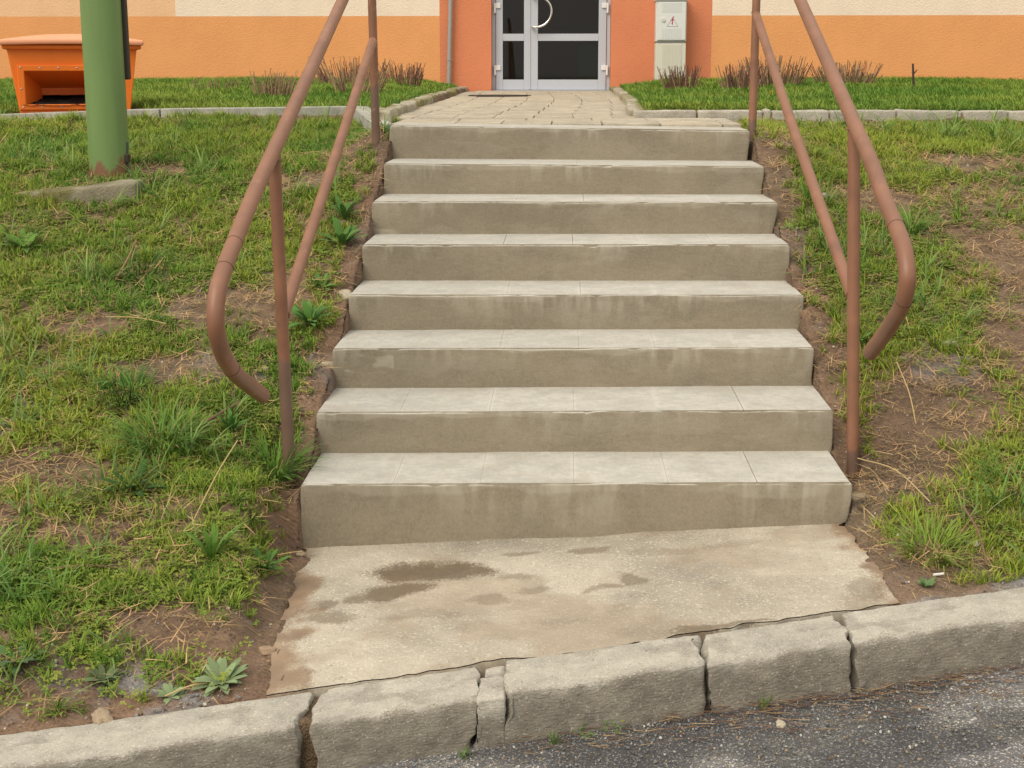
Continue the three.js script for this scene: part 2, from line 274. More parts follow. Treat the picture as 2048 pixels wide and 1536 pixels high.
// ---------------------------------------------------------------- ground, road, far land
{
  const xs = [], zs = [];
  const span = (arr, a, b, st) => { for (let v = a; v < b - 1e-6; v += st) arr.push(v); };
  span(xs, -16, -6, 0.5); span(xs, -6, -3.4, 0.1); span(xs, -3.4, 3.2, 0.022); span(xs, 3.2, 6, 0.1); span(xs, 6, 14.01, 0.5);
  span(zs, -12, -4.2, 0.12); span(zs, -4.2, -2.6, 0.03); span(zs, -2.6, 1.75, 0.02);
  const nx = xs.length, nz = zs.length, p = new Float32Array(nx * nz * 3), c = new Float32Array(nx * nz * 3), uv = new Float32Array(nx * nz * 2), id = [];
  for (let j = 0; j < nz; j++) for (let i = 0; i < nx; i++) {
    const x = xs[i], z = zs[j], k = j * nx + i;
    let y = ground(x, z); if (Math.abs(x) < 3.4 && z > -4) y += (fbm(x * 34, z * 34, 2, 3) - 0.5) * 0.026;
    p.set([x, y, z], k * 3); uv.set([(x + y * 0.75) / 1.37, (z - y * 0.65) / 1.37], k * 2);
    const v = fbm(x * 4, z * 4, 12, 3), gravel = Math.max(sm(0.32, 0.12, kerbBack(x) - z) * sm(0.42, 0.6, fbm(x * 6, z * 6, 15, 3)), sm(0.62, 0.72, fbm(x * 3, z * 3, 17, 3)) * 0.5) * (z > -1 ? 1 : 0.3);
    const t = 0.7 + 0.6 * v, red = 0.9 + 0.25 * fbm(x * 2, z * 2, 19, 2);
    c.set([mix(t * red, 1.35, gravel), mix(t, 1.9, gravel), mix(t, 2.9, gravel)], k * 3);
  }
  for (let j = 0; j < nz - 1; j++) for (let i = 0; i < nx - 1; i++) { const a = j * nx + i, b = a + 1, d = a + nx, e = d + 1; id.push(a, d, b, b, d, e); }
  const g = new THREE.BufferGeometry(); g.setAttribute('position', new THREE.BufferAttribute(p, 3)); g.setAttribute('color', new THREE.BufferAttribute(c, 3)); g.setAttribute('uv', new THREE.BufferAttribute(uv, 2)); g.setIndex(id); g.computeVertexNormals();
  structure(mesh('earth_bank', g, M.soil), 'brown earth bank sloping up on both sides of the steps', 'earth bank');
}
{
  const xs = [], zs = [];
  for (let v = -40; v < -3; v += 1) xs.push(v); for (let v = -3; v < 3; v += 0.03) xs.push(v); for (let v = 3; v <= 40; v += 1) xs.push(v);
  for (let t = 0; t < 1.6; t += 0.03) zs.push(t); for (let t = 1.6; t <= 18; t += 0.8) zs.push(t);
  const nx = xs.length, nz = zs.length, p = [], c = [], uv = [], id = [];
  for (let j = 0; j < nz; j++) for (let i = 0; i < nx; i++) {
    const x = xs[i], z = kerbFront(clamp(x, -12, 12)) - 0.1 + zs[j];
    p.push(x, roadY(x, z) + (fbm(x * 5, z * 5, 31, 3) - 0.5) * 0.012, z); uv.push(x / 0.83, z / 0.83);
    const pale = sm(0.54, 0.58, fbm(x * 2.6 + 3, z * 5, 33, 5)), dust = sm(0.45, 0.65, fbm(x * 6, z * 6, 35, 3)) * 0.5;
    const r = 0.85 + pale * 1.0 + dust * 0.6; c.push(r, r * (0.99), r * (0.99 - 0.1 * dust));
  }
  for (let j = 0; j < nz - 1; j++) for (let i = 0; i < nx - 1; i++) { const a = j * nx + i, b = a + 1, d = a + nx, e = d + 1; id.push(a, d, b, b, d, e); }
  const g = new THREE.BufferGeometry(); g.setAttribute('position', new THREE.Float32BufferAttribute(p, 3)); g.setAttribute('color', new THREE.Float32BufferAttribute(c, 3)); g.setAttribute('uv', new THREE.Float32BufferAttribute(uv, 2)); g.setIndex(id); g.computeVertexNormals();
  structure(mesh('road', g, M.asph), 'dark worn asphalt road with pale patches beside the kerb', 'road');
  const far = new THREE.CircleGeometry(400, 64).rotateX(-Math.PI / 2).translate(0, -1.6, 0);
  structure(mesh('far_ground', far, mat({ color: lin(0.08, 0.09, 0.04), roughness: 1 })), 'plain grassy land reaching to the horizon', 'ground');
}

// ---------------------------------------------------------------- concrete apron at the foot of the steps
{
  const nx = 150, nz = 80, p = [], uv = [], id = [];
  const row = (v) => v;
  const at = (i, j) => {
    const u = i / nx, v = j / nz;
    let zz = v; const xl0 = -0.9, xr0 = 0.9;
    let x = mix(xl0, xr0, u); const zEnd = kerbBack(x) - 0.006 + (fbm(x * 16, 1, 4, 4) - 0.5) * 0.035 + (fbm(x * 3, 5, 4, 2) - 0.5) * 0.03;
    const z = mix(-0.06, zEnd, zz);
    x = mix(apronL(Math.max(0, z)) + (fbm(2, z * 12, 8, 4) - 0.5) * 0.06, apronR(Math.max(0, z)) + (fbm(7, z * 12, 8, 4) - 0.5) * 0.06, u);
    return [x, apronY(x, z) + 0.004 + (fbm(x * 4, z * 4, 44, 3) - 0.5) * 0.014 + (fbm(x * 40, z * 40, 46, 2) - 0.5) * 0.003, z];
  };
  for (let j = 0; j <= nz; j++) for (let i = 0; i <= nx; i++) { const q = at(i, j); p.push(...q); uv.push((q[0] + 1.05) / 2.1, (q[2] + 0.15) / 1.35); }
  const W = nx + 1; for (let j = 0; j < nz; j++) for (let i = 0; i < nx; i++) { const a = j * W + i, b = a + 1, d = a + W, e = d + 1; id.push(a, d, b, b, d, e); }
  const rim = []; for (let j = 0; j < nz; j++) rim.push(j * W); for (let i = 0; i < nx; i++) rim.push(nz * W + i); for (let j = nz; j >= 0; j--) rim.push(j * W + nx);
  const base = p.length / 3; for (const r of rim) { p.push(p[r * 3], p[r * 3 + 1] - 0.003, p[r * 3 + 2], p[r * 3], p[r * 3 + 1] - 0.09, p[r * 3 + 2]); uv.push(uv[r * 2], uv[r * 2 + 1], uv[r * 2], uv[r * 2 + 1] + 0.05); }
  for (let k = 0; k < rim.length - 1; k++) { const a = base + k * 2; id.push(a, a + 1, a + 2, a + 2, a + 1, a + 3); }
  const g = new THREE.BufferGeometry(); g.setAttribute('position', new THREE.Float32BufferAttribute(p, 3)); g.setAttribute('uv', new THREE.Float32BufferAttribute(uv, 2)); g.setIndex(id); g.computeVertexNormals();
  structure(mesh('concrete_apron', g, M.apron), 'stained beige concrete slab at the foot of the steps', 'pavement');
}

// ---------------------------------------------------------------- the steps
const SL = [[-0.914, -0.015], [-0.926, 0.137], [-0.926, 0.293], [-0.918, 0.44], [-0.913, 0.598], [-0.919, 0.748], [-0.915, 0.895], [-0.928, 1.062]];
const SR = [[0.915, 0.016], [0.921, 0.164], [0.914, 0.312], [0.931, 0.451], [0.93, 0.608], [0.929, 0.753], [0.917, 0.888], [0.893, 1.04]];
const STEP = 0.358;
{
  const st = group('concrete_steps');
  tag(st, 'flight of eight pale concrete steps with slab treads between two pipe handrails', 'steps');
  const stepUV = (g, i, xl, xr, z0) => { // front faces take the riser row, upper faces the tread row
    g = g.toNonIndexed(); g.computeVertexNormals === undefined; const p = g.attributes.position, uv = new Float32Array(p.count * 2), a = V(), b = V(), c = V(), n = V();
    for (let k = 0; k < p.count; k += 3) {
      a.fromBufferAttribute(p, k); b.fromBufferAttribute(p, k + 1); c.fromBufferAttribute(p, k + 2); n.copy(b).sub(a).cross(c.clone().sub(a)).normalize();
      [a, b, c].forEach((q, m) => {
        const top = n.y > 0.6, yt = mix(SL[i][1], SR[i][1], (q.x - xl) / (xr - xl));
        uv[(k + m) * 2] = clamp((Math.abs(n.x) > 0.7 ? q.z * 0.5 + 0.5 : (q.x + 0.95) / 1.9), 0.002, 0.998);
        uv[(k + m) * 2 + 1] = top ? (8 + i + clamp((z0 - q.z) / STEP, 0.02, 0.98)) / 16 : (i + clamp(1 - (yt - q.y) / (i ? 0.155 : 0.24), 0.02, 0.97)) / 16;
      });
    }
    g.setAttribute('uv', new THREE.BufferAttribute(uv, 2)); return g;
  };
  const joints = JOINTS;
  for (let i = 0; i < 8; i++) {
    const [xl, yl] = SL[i], [xr, yr] = SR[i], z0 = -STEP * i, H = i === 0 ? 0.34 : 0.3, D = i === 7 ? 0.36 : STEP + 0.12;
    const s = part('step', st);
    const g = gridBox(xr - xl, H, D, 120, 8, 6, 0.009);
    const p = g.attributes.position;
    for (let k = 0; k < p.count; k++) {
      let x = p.getX(k), y = p.getY(k), z = p.getZ(k); const u = x / (xr - xl) + 0.5, wx = x + (xl + xr) / 2;
      const yt = mix(yl, yr, u) - 0.002 + (fbm(wx * 5, i * 3, 2, 3) - 0.5) * 0.009; const end = sm(0.47, 0.5, Math.abs(u - 0.5));
      const up = sm(-0.5, 0.5, y / H);
      let zz = z0 - D / 2 + z; if (z > 0) zz += (fbm(wx * 4, y * 8, i * 5 + 1, 3) - 0.5) * 0.012 * sm(0, D / 2, z) + (fbm(wx * 30, i * 9, 6, 2) - 0.5) * 0.004;
      const nose = sm(H / 2 - 0.02, H / 2, y) * sm(D / 2 - 0.02, D / 2, z), chip = nose * sm(0.6, 0.78, fbm(wx * 22, i * 7, 12, 3)) * 0.005; zz -= chip;
      const drop = sm(0.495, 0.5, Math.abs(u - 0.5)) * 0.004 + chip * 0.6;
      x = wx + Math.sign(u - 0.5) * end * ((fbm(z * 9, y * 14 + i * 4, u > 0.5 ? 9 : 4, 3) - 0.45) * 0.06 * (1.15 - up) - 0.006 + (u < 0.5 ? (1 - up) * 0.025 : -(1 - up) * 0.02));
      p.setXYZ(k, x, yt - H / 2 + y - drop, zz);
    }
    g.computeVertexNormals();
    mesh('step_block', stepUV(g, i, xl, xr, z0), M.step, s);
    // tread slabs bedded on the block
    const cuts = [xl + 0.012, ...joints[i], xr - 0.014], R = rng(50 + i);
    for (let k = 0; k < cuts.length - 1; k++) {
      const gap = [[5], [4], [], [3], [2], [3], [], []][i].includes(k) ? 0.0016 : 0.0002, a = cuts[k] + gap, b = cuts[k + 1] - gap, back = (i === 7 ? 0.33 : STEP - 0.004 + 0.02), t = 0.02;
      const q = gridBox(b - a, t, back - 0.009, 3, 1, 2, 0.0007), pp = q.attributes.position, tl = (R() - 0.5) * 0.003, lift = (R() - 0.5) * 0.001;
      for (let m = 0; m < pp.count; m++) { const x = pp.getX(m) + (a + b) / 2; const yt = mix(yl, yr, (x - xl) / (xr - xl)) + 0.0007 + lift + pp.getX(m) * tl; pp.setXYZ(m, x, yt - t / 2 + pp.getY(m), z0 - 0.0045 - (back - 0.009) / 2 + pp.getZ(m) + (pp.getZ(m) > 0 ? (fbm(x * 9, i, 3, 2) - 0.5) * 0.006 : 0)); }
      q.computeVertexNormals(); mesh('tread_slab', stepUV(q, i, xl, xr, z0), M.step, s);
    }
  }
}

// ---------------------------------------------------------------- road kerb stones
{
  const k = structure(group('road_kerb'), 'row of cracked concrete kerb stones along the road', 'kerb');
  // [x0, x1, width, skew at the ends, seed]
  const stones = [[-3.4, -2.22, 1], [-2.2, -0.688, 2], [-0.662, -0.254, 3], [-0.186, 0.343, 4], [0.348, 0.738, 5], [0.744, 1.72, 6], [1.73, 2.7, 7]];
  const build = (x0, x1, seed, zo = 0, w = 0.18, dy = 0, skew0 = 0, skew1 = 0) => {
    const L = (x1 - x0) * 1.023, H = 0.26, nx = Math.max(8, Math.round(L / 0.018));
    const g = gridBox(L, H, w, nx, 16, 12, 0.008), p = g.attributes.position;
    const uv = new Float32Array(p.count * 2);
    for (let m = 0; m < p.count; m++) {
      let x = p.getX(m), y = p.getY(m), z = p.getZ(m);
      uv[m * 2] = (x + L / 2) / 1.2 + seed * 0.37; uv[m * 2 + 1] = clamp((z + w / 2 + H / 2 - y) / 0.46, 0.004, 0.996);
      const ft = Math.max(0, 1 + (z - w / 2) / 0.09) * Math.max(0, 1 + (y - H / 2) / 0.09); // roll the front upper edge
      const u = x / L + 0.5, wx0 = mix(x0, x1, u);
      const worn = Math.pow(ft, 2.2) * (0.007 + 0.01 * sm(0.55, 0.7, fbm(wx0 * 16, seed, 5, 3)));
      y -= worn; z -= worn * 0.9;
      const endk = mix(skew0, skew1, u) * (z / w + 0.5) + (Math.abs(u - 0.5) > 0.485 ? (fbm(z * 26, y * 22, seed * 7 + (u > 0.5 ? 3 : 0), 3) - 0.5) * 0.035 : 0);
      const chip = Math.abs(u - 0.5) > 0.46 ? sm(0.5, 0.7, fbm(y * 12, z * 12, seed * 3 + Math.round(u), 3)) * 0.012 * Math.sign(u - 0.5) : 0;
      const wx = wx0 + endk - chip, bx = kerbBack(wx0) + w / 2 + z + zo + 0.006;
      p.setXYZ(m, wx, apronY(wx0, kerbBack(wx0)) - H / 2 + y + dy + (fbm(wx0 * 2.5, seed, 2, 2) - 0.5) * 0.012 - z * 0.02, bx);
    }
    roughen(g, 0.003, 60, seed * 1.7, 2);
    g.setAttribute('uv', new THREE.BufferAttribute(uv, 2)); return g;
  };
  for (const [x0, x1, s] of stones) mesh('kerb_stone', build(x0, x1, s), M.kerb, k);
  for (const [x, w, top] of [[-0.675, 0.05, 0.014], [-0.221, 0.05, 0.05]]) { // earth and moss packed into the wide joints
    const g = gridBox(w, 0.2, 0.15, 5, 10, 10, 0.01); roughen(g, 0.012, 30, x * 9, 3); g.translate(x, apronY(x, kerbBack(x)) - 0.1 - top, kerbBack(x) + 0.085);
    const q = boxUV(g, 1 / 0.5); addColor(q, () => [0.75, 0.72, 0.6]); stuff(mesh('joint_soil', q, M.soil, k));
  }
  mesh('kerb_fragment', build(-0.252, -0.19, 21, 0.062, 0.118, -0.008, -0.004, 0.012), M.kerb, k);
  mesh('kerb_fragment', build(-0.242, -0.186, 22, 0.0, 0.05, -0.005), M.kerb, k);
}
renderer.setSize(1024, 768);
// ---------------------------------------------------------------- upper kerbs, path edging, paving
{
  const left = structure(group('lawn_kerb'), 'grey concrete kerb in front of the orange bin', 'kerb');
  const stone = (x0, y0, z0, x1, y1, z1, w, H, seed, r, rough, m, parent, name = 'kerb_stone', sag = 0) => {
    const L = Math.hypot(x1 - x0, z1 - z0), g = gridBox(L - 0.008, H, w, Math.max(5, Math.round(L / 0.045)), 4, 4, r), p = g.attributes.position, a = Math.atan2(z1 - z0, x1 - x0);
    for (let k = 0; k < p.count; k++) { const x = p.getX(k), z = p.getZ(k), u = x / L + 0.5; p.setXYZ(k, mix(x0, x1, u) - Math.sin(a) * z, mix(y0, y1, u) - H / 2 + p.getY(k) + (fbm(x * 6, seed, 1, 2) - 0.5) * sag, mix(z0, z1, u) + Math.cos(a) * z); }
    roughen(g, rough, 18, seed, 3); const q = boxUV(g, 1 / 0.6, seed * 0.31, seed * 0.17);
    if (m === M.concMoss) addColor(q, (x, y, z) => { const t = sm(0.42, 0.6, fbm(x * 9, y * 9, z * 3 + seed, 3)); return [mix(0.95, 0.5, t), mix(0.93, 0.5, t), mix(0.85, 0.22, t)]; });
    return mesh(name, q, m, parent);
  };
  const pl = [[-7, 1.04, -3.62], [-5.8, 1.045, -3.68], [-4.6, 1.055, -3.74], [-3.53, 1.069, -3.8], [-2.5, 1.104, -3.86], [-1.29, 1.119, -3.9]];
  for (let i = 0; i < pl.length - 1; i++) stone(...pl[i], ...pl[i + 1], 0.09, 0.24, i + 30, 0.008, 0.002, M.concGrey, left);
  stone(-1.285, 1.121, -3.88, -1.0, 1.06, -2.82, 0.1, 0.22, 41, 0.012, 0.003, M.concGrey, left);
  const right = structure(group('lawn_kerb'), 'rough concrete kerb stones edging the lawn beside the right handrail', 'kerb');
  const pr = [0.36, 0.735, 1.12, 1.168, 1.504, 1.89, 2.269, 2.53, 3.0, 3.5, 4.1, 4.8, 5.6];
  for (let i = 0; i < pr.length - 1; i++) stone(pr[i], 1.1 + (i % 3) * 0.003, -3.7, pr[i + 1], 1.103 + ((i + 1) % 2) * 0.003, -3.7, 0.11, 0.2, i + 50, 0.014, 0.006, M.conc, right, 'kerb_stone', 0.01);
  const el = structure(group('path_edging'), 'mossy worn edging stones along the lawn side with the drainpipe', 'edging');
  let z = -3.02, i = 0; while (z > -10.2) { const z2 = z - (0.5 + 0.25 * hash(i, 3, 1)); const f = (q) => pathL(q) - 0.07 + (fbm(q * 1.3, 2, 2, 2) - 0.5) * 0.14; stone(f(z), landY(z) + 0.04 + 0.02 * hash(i, 5, 2), z, f(z2), landY(z2) + 0.04 + 0.02 * hash(i + 1, 5, 2), z2, 0.11, 0.16, 70 + i, 0.02, 0.012, M.concMoss, el, 'edging_stone', 0.02); z = z2; i++; }
  const er = structure(group('path_edging'), 'crumbling edging stones along the lawn side with the white cabinet', 'edging');
  z = -3.8; i = 0; while (z > -10.2) { const z2 = z - (0.45 + 0.2 * hash(i, 9, 1)); const f = (q) => pathR(q) + 0.05 + (fbm(q * 1.7, 8, 2, 2) - 0.5) * 0.06; stone(f(z), landY(z) + 0.045, z, f(z2), landY(z2) + 0.045, z2, 0.1, 0.16, 90 + i, 0.016, 0.009, M.concMoss, er, 'edging_stone', 0.015); z = z2; i++; }
  // landing and path of small concrete slabs
  const pv = structure(group('paved_path'), 'path of sandy concrete slabs leading to the door', 'path');
  const R = rng(77), mats = [0, 1, 2].map((k) => mat({ map: T.conc, bumpMap: T.concBump, bumpScale: 0.002, color: [lin(1.06, 1.02, 0.94), lin(1.0, 0.97, 0.9), lin(1.1, 1.05, 0.96)][k], roughness: 0.96 }));
  const slab = (x0, x1, z0, z1) => { const g = gridBox(x1 - x0, 0.05, z1 - z0, 2, 1, 2, 0.006), tx = (R() - 0.5) * 0.006, tz = (R() - 0.5) * 0.003; g.rotateZ(tx).rotateX(tz).rotateY((R() - 0.5) * 0.01); g.translate((x0 + x1) / 2, landY((z0 + z1) / 2) - 0.025 + (R() - 0.5) * 0.0025, (z0 + z1) / 2); g.computeVertexNormals(); mesh('paving_slab', boxUV(g, 1 / 0.6, R(), R()), mats[Math.floor(R() * 3)], pv); };
  // two rows across the head of the steps
  for (const [za, zb] of [[-3.28, -2.87], [-3.62, -3.288]]) for (let x = -0.96; x < 0.88; ) { const w = 0.24 + 0.22 * R(); slab(x, Math.min(x + w, 0.9) - 0.006, za + (x < -0.5 && za < -3.5 ? 0.1 : 0), zb); x += w; }
  const cols = [-1.12, -0.885, -0.65, -0.415, -0.18, 0.055, 0.29, 0.5];
  for (let c = 0; c < cols.length - 1; c++) {
    let zz = -3.63 + (c === 0 ? 0.1 : 0); while (zz > -9.95) { const l = 0.42 + R() * 0.3, mid = zz - l / 2, drift = 0.05 * Math.sin(mid * 0.8 + 1) - (mid + 3.6) * -0.0; const a = cols[c] + drift, b = cols[c + 1] + drift - 0.004; if (!(Math.hypot((a + b) / 2 + 0.66, mid + 8.5) < 0.33)) slab(Math.max(a, pathL(mid) - 0.02), Math.min(b, pathR(mid) + 0.02), zz - l + 0.004, zz); zz -= l; }
  }
  structure(mesh('paving_bed', box(-1.14, 0.54, 0.9, 1.03, -10.46, -3.6), M.conc, pv));
  mesh('door_step', boxUV(rbox(-1.0, 0.5, 1.0, 1.1, -10.48, -9.96, 0.008), 1 / 0.6), mats[1], pv);
  const mh = group('manhole_cover', -0.66, 1.077, -8.5); tag(mh, 'round dark cast iron manhole cover in the paved path', 'manhole cover');
  const iron = mat({ color: lin(0.045, 0.035, 0.03), roughness: 0.7, metalness: 0.4, bumpMap: T.soilBump, bumpScale: 0.002 });
  mesh('cover', new THREE.CylinderGeometry(0.262, 0.262, 0.03, 40).translate(0, -0.005, 0), iron, mh);
  mesh('ring', new THREE.LatheGeometry([[0.27, -0.04], [0.27, 0.014], [0.3, 0.014], [0.305, -0.04]].map((q) => new THREE.Vector2(...q)), 40), iron, mh);
}

// ---------------------------------------------------------------- building
const ZF = -10.5;
{
  const b = group('building'); tag(b, 'rendered building with orange plinth, cream wall and terracotta door surround', 'building');
  const orange = wallMat(0.8, 0.365, 0.14), cream = wallMat(0.87, 0.73, 0.585), peach = wallMat(0.84, 0.53, 0.31), terra = wallMat(0.68, 0.235, 0.115);
  const wp = (name, x0, x1, y0, y1, m, d = 0.35, zf = ZF) => mesh(name, boxUV(box(x0, x1, y0, y1, zf - d, zf), 0.8), m, b);
  wp('plinth', -14, -1.416, 0.7, 1.905, orange); wp('plinth', 1.547, 12, 0.7, 1.905, orange);
  wp('wall', -4.33, -1.416, 1.905, 7, cream); wp('wall', 1.547, 12, 1.905, 7, cream); wp('wall', -14, -4.33, 1.905, 7, peach);
  wp('door_surround', -1.416, -0.85, 0.7, 7, terra); wp('door_surround', 0.455, 1.547, 0.7, 7, terra); wp('lintel', -0.85, 0.455, 3.24, 7, terra);
  wp('side_wall', -14, -13.7, 0.7, 7, peach, 11, ZF - 0.35); wp('side_wall', 11.7, 12, 0.7, 7, cream, 11, ZF - 0.35); wp('back_wall', -14, 12, 0.7, 7, cream, 0.3, ZF - 11.35);
  mesh('roof', box(-14.3, 12.3, 7, 7.25, ZF - 11.9, ZF + 0.4), mat({ color: lin(0.25, 0.2, 0.17) }), b);
  const hall = mat({ color: lin(0.5, 0.38, 0.25), roughness: 0.9 }), tile = mat({ color: lin(0.3, 0.19, 0.11), roughness: 0.5 });
  mesh('hall_floor', box(-1.3, 1.3, 1.0, 1.088, -15.6, -10.68), tile, b);
  mesh('hall_wall', box(-1.4, -1.3, 1.0, 3.5, -15.6, -10.86), hall, b); mesh('hall_wall', box(1.3, 1.4, 1.0, 3.5, -15.6, -10.86), hall, b); mesh('hall_wall', box(-1.4, 1.4, 1.0, 3.5, -15.7, -15.6), hall, b);
  mesh('hall_ceiling', box(-1.4, 1.4, 3.5, 3.6, -15.7, -10.86), hall, b);
  mesh('hall_counter', box(0.12, 0.7, 1.088, 1.62, -13.2, -12.4), mat({ color: lin(0.05, 0.07, 0.04) }), b);
}
{ // aluminium double door
  const d = group('entrance_door', -0.198, 1.09, -10.6); tag(d, 'grey aluminium double glass door with curved chrome handle', 'door');
  const alu = mat({ color: lin(0.48, 0.505, 0.56), roughness: 0.5, metalness: 0.0, map: T.plain }), white = mat({ color: lin(0.75, 0.75, 0.74), roughness: 0.5 });
  const chrome = mat({ color: lin(0.75, 0.73, 0.68), roughness: 0.22, metalness: 1 }), rubber = mat({ color: lin(0.02, 0.02, 0.022), roughness: 0.6 });
  const glass = new THREE.MeshPhysicalMaterial({ color: lin(0.8, 0.82, 0.8), roughness: 0.02, transmission: 1, thickness: 0, ior: 1.5 });
  const x0 = -0.652, x1 = 0.652, top = 2.16, xs = -0.232; // local edges, meeting stile
  const fr = part('door_frame', d);
  mesh('jamb', rbox(x0 + 0.001, x0 + 0.042, 0, top, -0.06, -0.005, 0.003), alu, fr); mesh('jamb', rbox(x1 - 0.042, x1 - 0.001, 0, top, -0.06, -0.005, 0.003), alu, fr); mesh('head', rbox(x0 + 0.043, x1 - 0.043, top - 0.05, top, -0.06, -0.005, 0.003), alu, fr);
  mesh('threshold', rbox(x0 + 0.043, x1 - 0.043, -0.02, 0.012, -0.1, 0.09, 0.004), alu, fr);
  const leaf = (a, b, sw) => {
    const l = part('door_leaf', d), z0 = -0.05, z1 = 0.008, ys = [0.016, 0.128, 0.548, 0.625, 1.9, 2.105];
    mesh('stile', rbox(a, a + sw[0], ys[0], ys[5], z0, z1, 0.004), alu, l); mesh('stile', rbox(b - sw[1], b, ys[0], ys[5], z0, z1, 0.004), alu, l);
    for (const [p, q] of [[ys[0], ys[1]], [ys[2], ys[3]], [ys[4], ys[5]]]) mesh('rail', rbox(a + sw[0] + 0.0005, b - sw[1] - 0.0005, p, q, z0 + 0.002, z1 - 0.003, 0.003), alu, l);
    for (const [p, q] of [[ys[1], ys[2]], [ys[3], ys[4]]]) {
      mesh('pane', new THREE.PlaneGeometry(b - sw[1] - a - sw[0] - 0.004, q - p - 0.004).translate((a + sw[0] + b - sw[1]) / 2, (p + q) / 2, -0.02), glass, l);
      const A = a + sw[0], B = b - sw[1]; mesh('gasket', mergeGeometries([box(A, A + 0.006, p, q, -0.03, -0.008), box(B - 0.006, B, p, q, -0.03, -0.008), box(A + 0.006, B - 0.006, p, p + 0.006, -0.03, -0.008), box(A + 0.006, B - 0.006, q - 0.006, q, -0.03, -0.008)]), rubber, l);
    }
    return l;
  };
  const la = leaf(x0 + 0.046, xs - 0.003, [0.075, 0.062]), lb = leaf(xs + 0.003, x1 - 0.046, [0.085, 0.085]);
  mesh('meeting_strip', rbox(xs - 0.012, xs + 0.006, 0.02, 2.1, 0.006, 0.016, 0.002), alu, lb);
  for (const [l, x, s] of [[la, x0 + 0.035, 1], [lb, x1 - 0.035, -1]]) for (const y of [0.21, 0.88, 1.9]) {
    const k = [rbox(x - 0.011, x + 0.011, y - 0.035, y + 0.075, 0.006, 0.03, 0.006), rbox(Math.min(x + s * 0.012, x + s * 0.062), Math.max(x + s * 0.012, x + s * 0.062), y + 0.02, y + 0.075, 0.008, 0.026, 0.004)]; mesh('hinge', mergeGeometries(k), white, l);
  }
  const pts = []; for (let k = 0; k <= 16; k++) { const t = -Math.PI / 2 + Math.PI * k / 16; pts.push(V(-0.165 + 0.17 * Math.cos(t), 0.86 + 0.165 * Math.sin(t), 0.075)); }
  const hp = [V(-0.2, 0.695, 0.005), V(-0.2, 0.695, 0.06), ...pts, V(-0.2, 1.025, 0.06), V(-0.2, 1.025, 0.005)];
  mesh('handle', tube(hp, 0.0135, 90, 14), chrome, lb);
}
{ // rain pipe
  const p = group('drainpipe', -1.307, 1.1, ZF + 0.05); tag(p, 'thin grey metal drainpipe on the terracotta wall', 'drainpipe');
  const zinc = mat({ color: lin(0.36, 0.35, 0.33), roughness: 0.55, metalness: 0.3, map: T.plain });
  mesh('pipe', tube([V(-0.012, -0.05, 0), V(0, 0.4, 0), V(0.02, 1.1, 0), V(0.03, 5.5, 0)], 0.024, 60, 16), zinc, p);
  for (const y of [0.335, 2.4]) { mesh('clamp', new THREE.CylinderGeometry(0.03, 0.03, 0.02, 18).translate(0.0, y, 0), zinc, p); }
}
{ // electricity cabinet
  const c = group('electricity_cabinet', 1.09, 1.1, ZF + 0.12); tag(c, 'white electricity cabinet with red lightning warning sign', 'cabinet');
  const w = mat({ color: lin(0.68, 0.7, 0.68), roughness: 0.55, map: T.plain }), w2 = mat({ color: lin(0.63, 0.62, 0.53), roughness: 0.65, map: T.plain }), rib = mat({ color: lin(0.6, 0.62, 0.6), roughness: 0.6 }), red = mat({ color: lin(0.55, 0.06, 0.1) }), grey = mat({ color: lin(0.3, 0.3, 0.3), roughness: 0.5 });
  const hw = 0.162;
  mesh('pedestal', rbox(-hw, hw, -0.1, 0.507, -0.118, 0.1, 0.008), w2, c);
  const pp = mesh('pedestal_panel', rbox(-hw + 0.06, hw - 0.045, 0.16, 0.5, 0.1, 0.106, 0.002), w2, c);
  for (let k = 0; k < 14; k++) mesh('rib', box(-0.09 + k * 0.0145, -0.09 + k * 0.0145 + 0.006, 0.17, 0.49, 0.106, 0.109), w2, pp);
  const bx = mesh('box', rbox(-hw, hw, 0.525, 0.95, -0.118, 0.105, 0.008), w, c);
  mesh('roof_cap', rbox(-hw - 0.012, hw + 0.012, 0.951, 0.985, -0.118, 0.13, 0.01), w, c);
  mesh('drip_edge', rbox(-hw + 0.01, hw - 0.006, 0.509, 0.523, -0.1, 0.098, 0.003), grey, c);
  const dr = mesh('cabinet_door', rbox(-hw + 0.014, hw - 0.01, 0.54, 0.94, 0.106, 0.122, 0.005), w, c);
  for (let k = 0; k < 13; k++) for (const [a, q] of [[0.555, 0.66], [0.83, 0.93]]) mesh('rib', box(-0.1 + k * 0.0165, -0.1 + k * 0.0165 + 0.007, a, q, 0.122, 0.1245), rib, dr);
  mesh('lock', new THREE.CylinderGeometry(0.019, 0.021, 0.012, 20).rotateX(Math.PI / 2).translate(-0.085, 0.75, 0.128), w2, dr);
  const tri = new THREE.Shape([[-0.062, 0], [0.062, 0], [0, 0.105]].map((q) => new THREE.Vector2(...q))); tri.holes.push(new THREE.Path([[-0.052, 0.0055], [0, 0.094], [0.052, 0.0055]].map((q) => new THREE.Vector2(...q))));
  mesh('warning_triangle', new THREE.ExtrudeGeometry(tri, { depth: 0.002, bevelEnabled: false }).translate(0.012, 0.682, 0.1225), mat({ color: lin(0.48, 0.47, 0.47) }), dr);
  const bolt = new THREE.Shape([[0.006, 0.1], [-0.016, 0.052], [-0.002, 0.056], [-0.008, 0.03], [-0.016, 0.034], [0.0, 0.008], [0.006, 0.036], [-0.001, 0.034], [0.014, 0.074], [0.0, 0.07], [0.016, 0.1]].map((q) => new THREE.Vector2(...q)));
  mesh('lightning_bolt', new THREE.ExtrudeGeometry(bolt, { depth: 0.002, bevelEnabled: false }).translate(0.012, 0.688, 0.1225), red, dr);
}

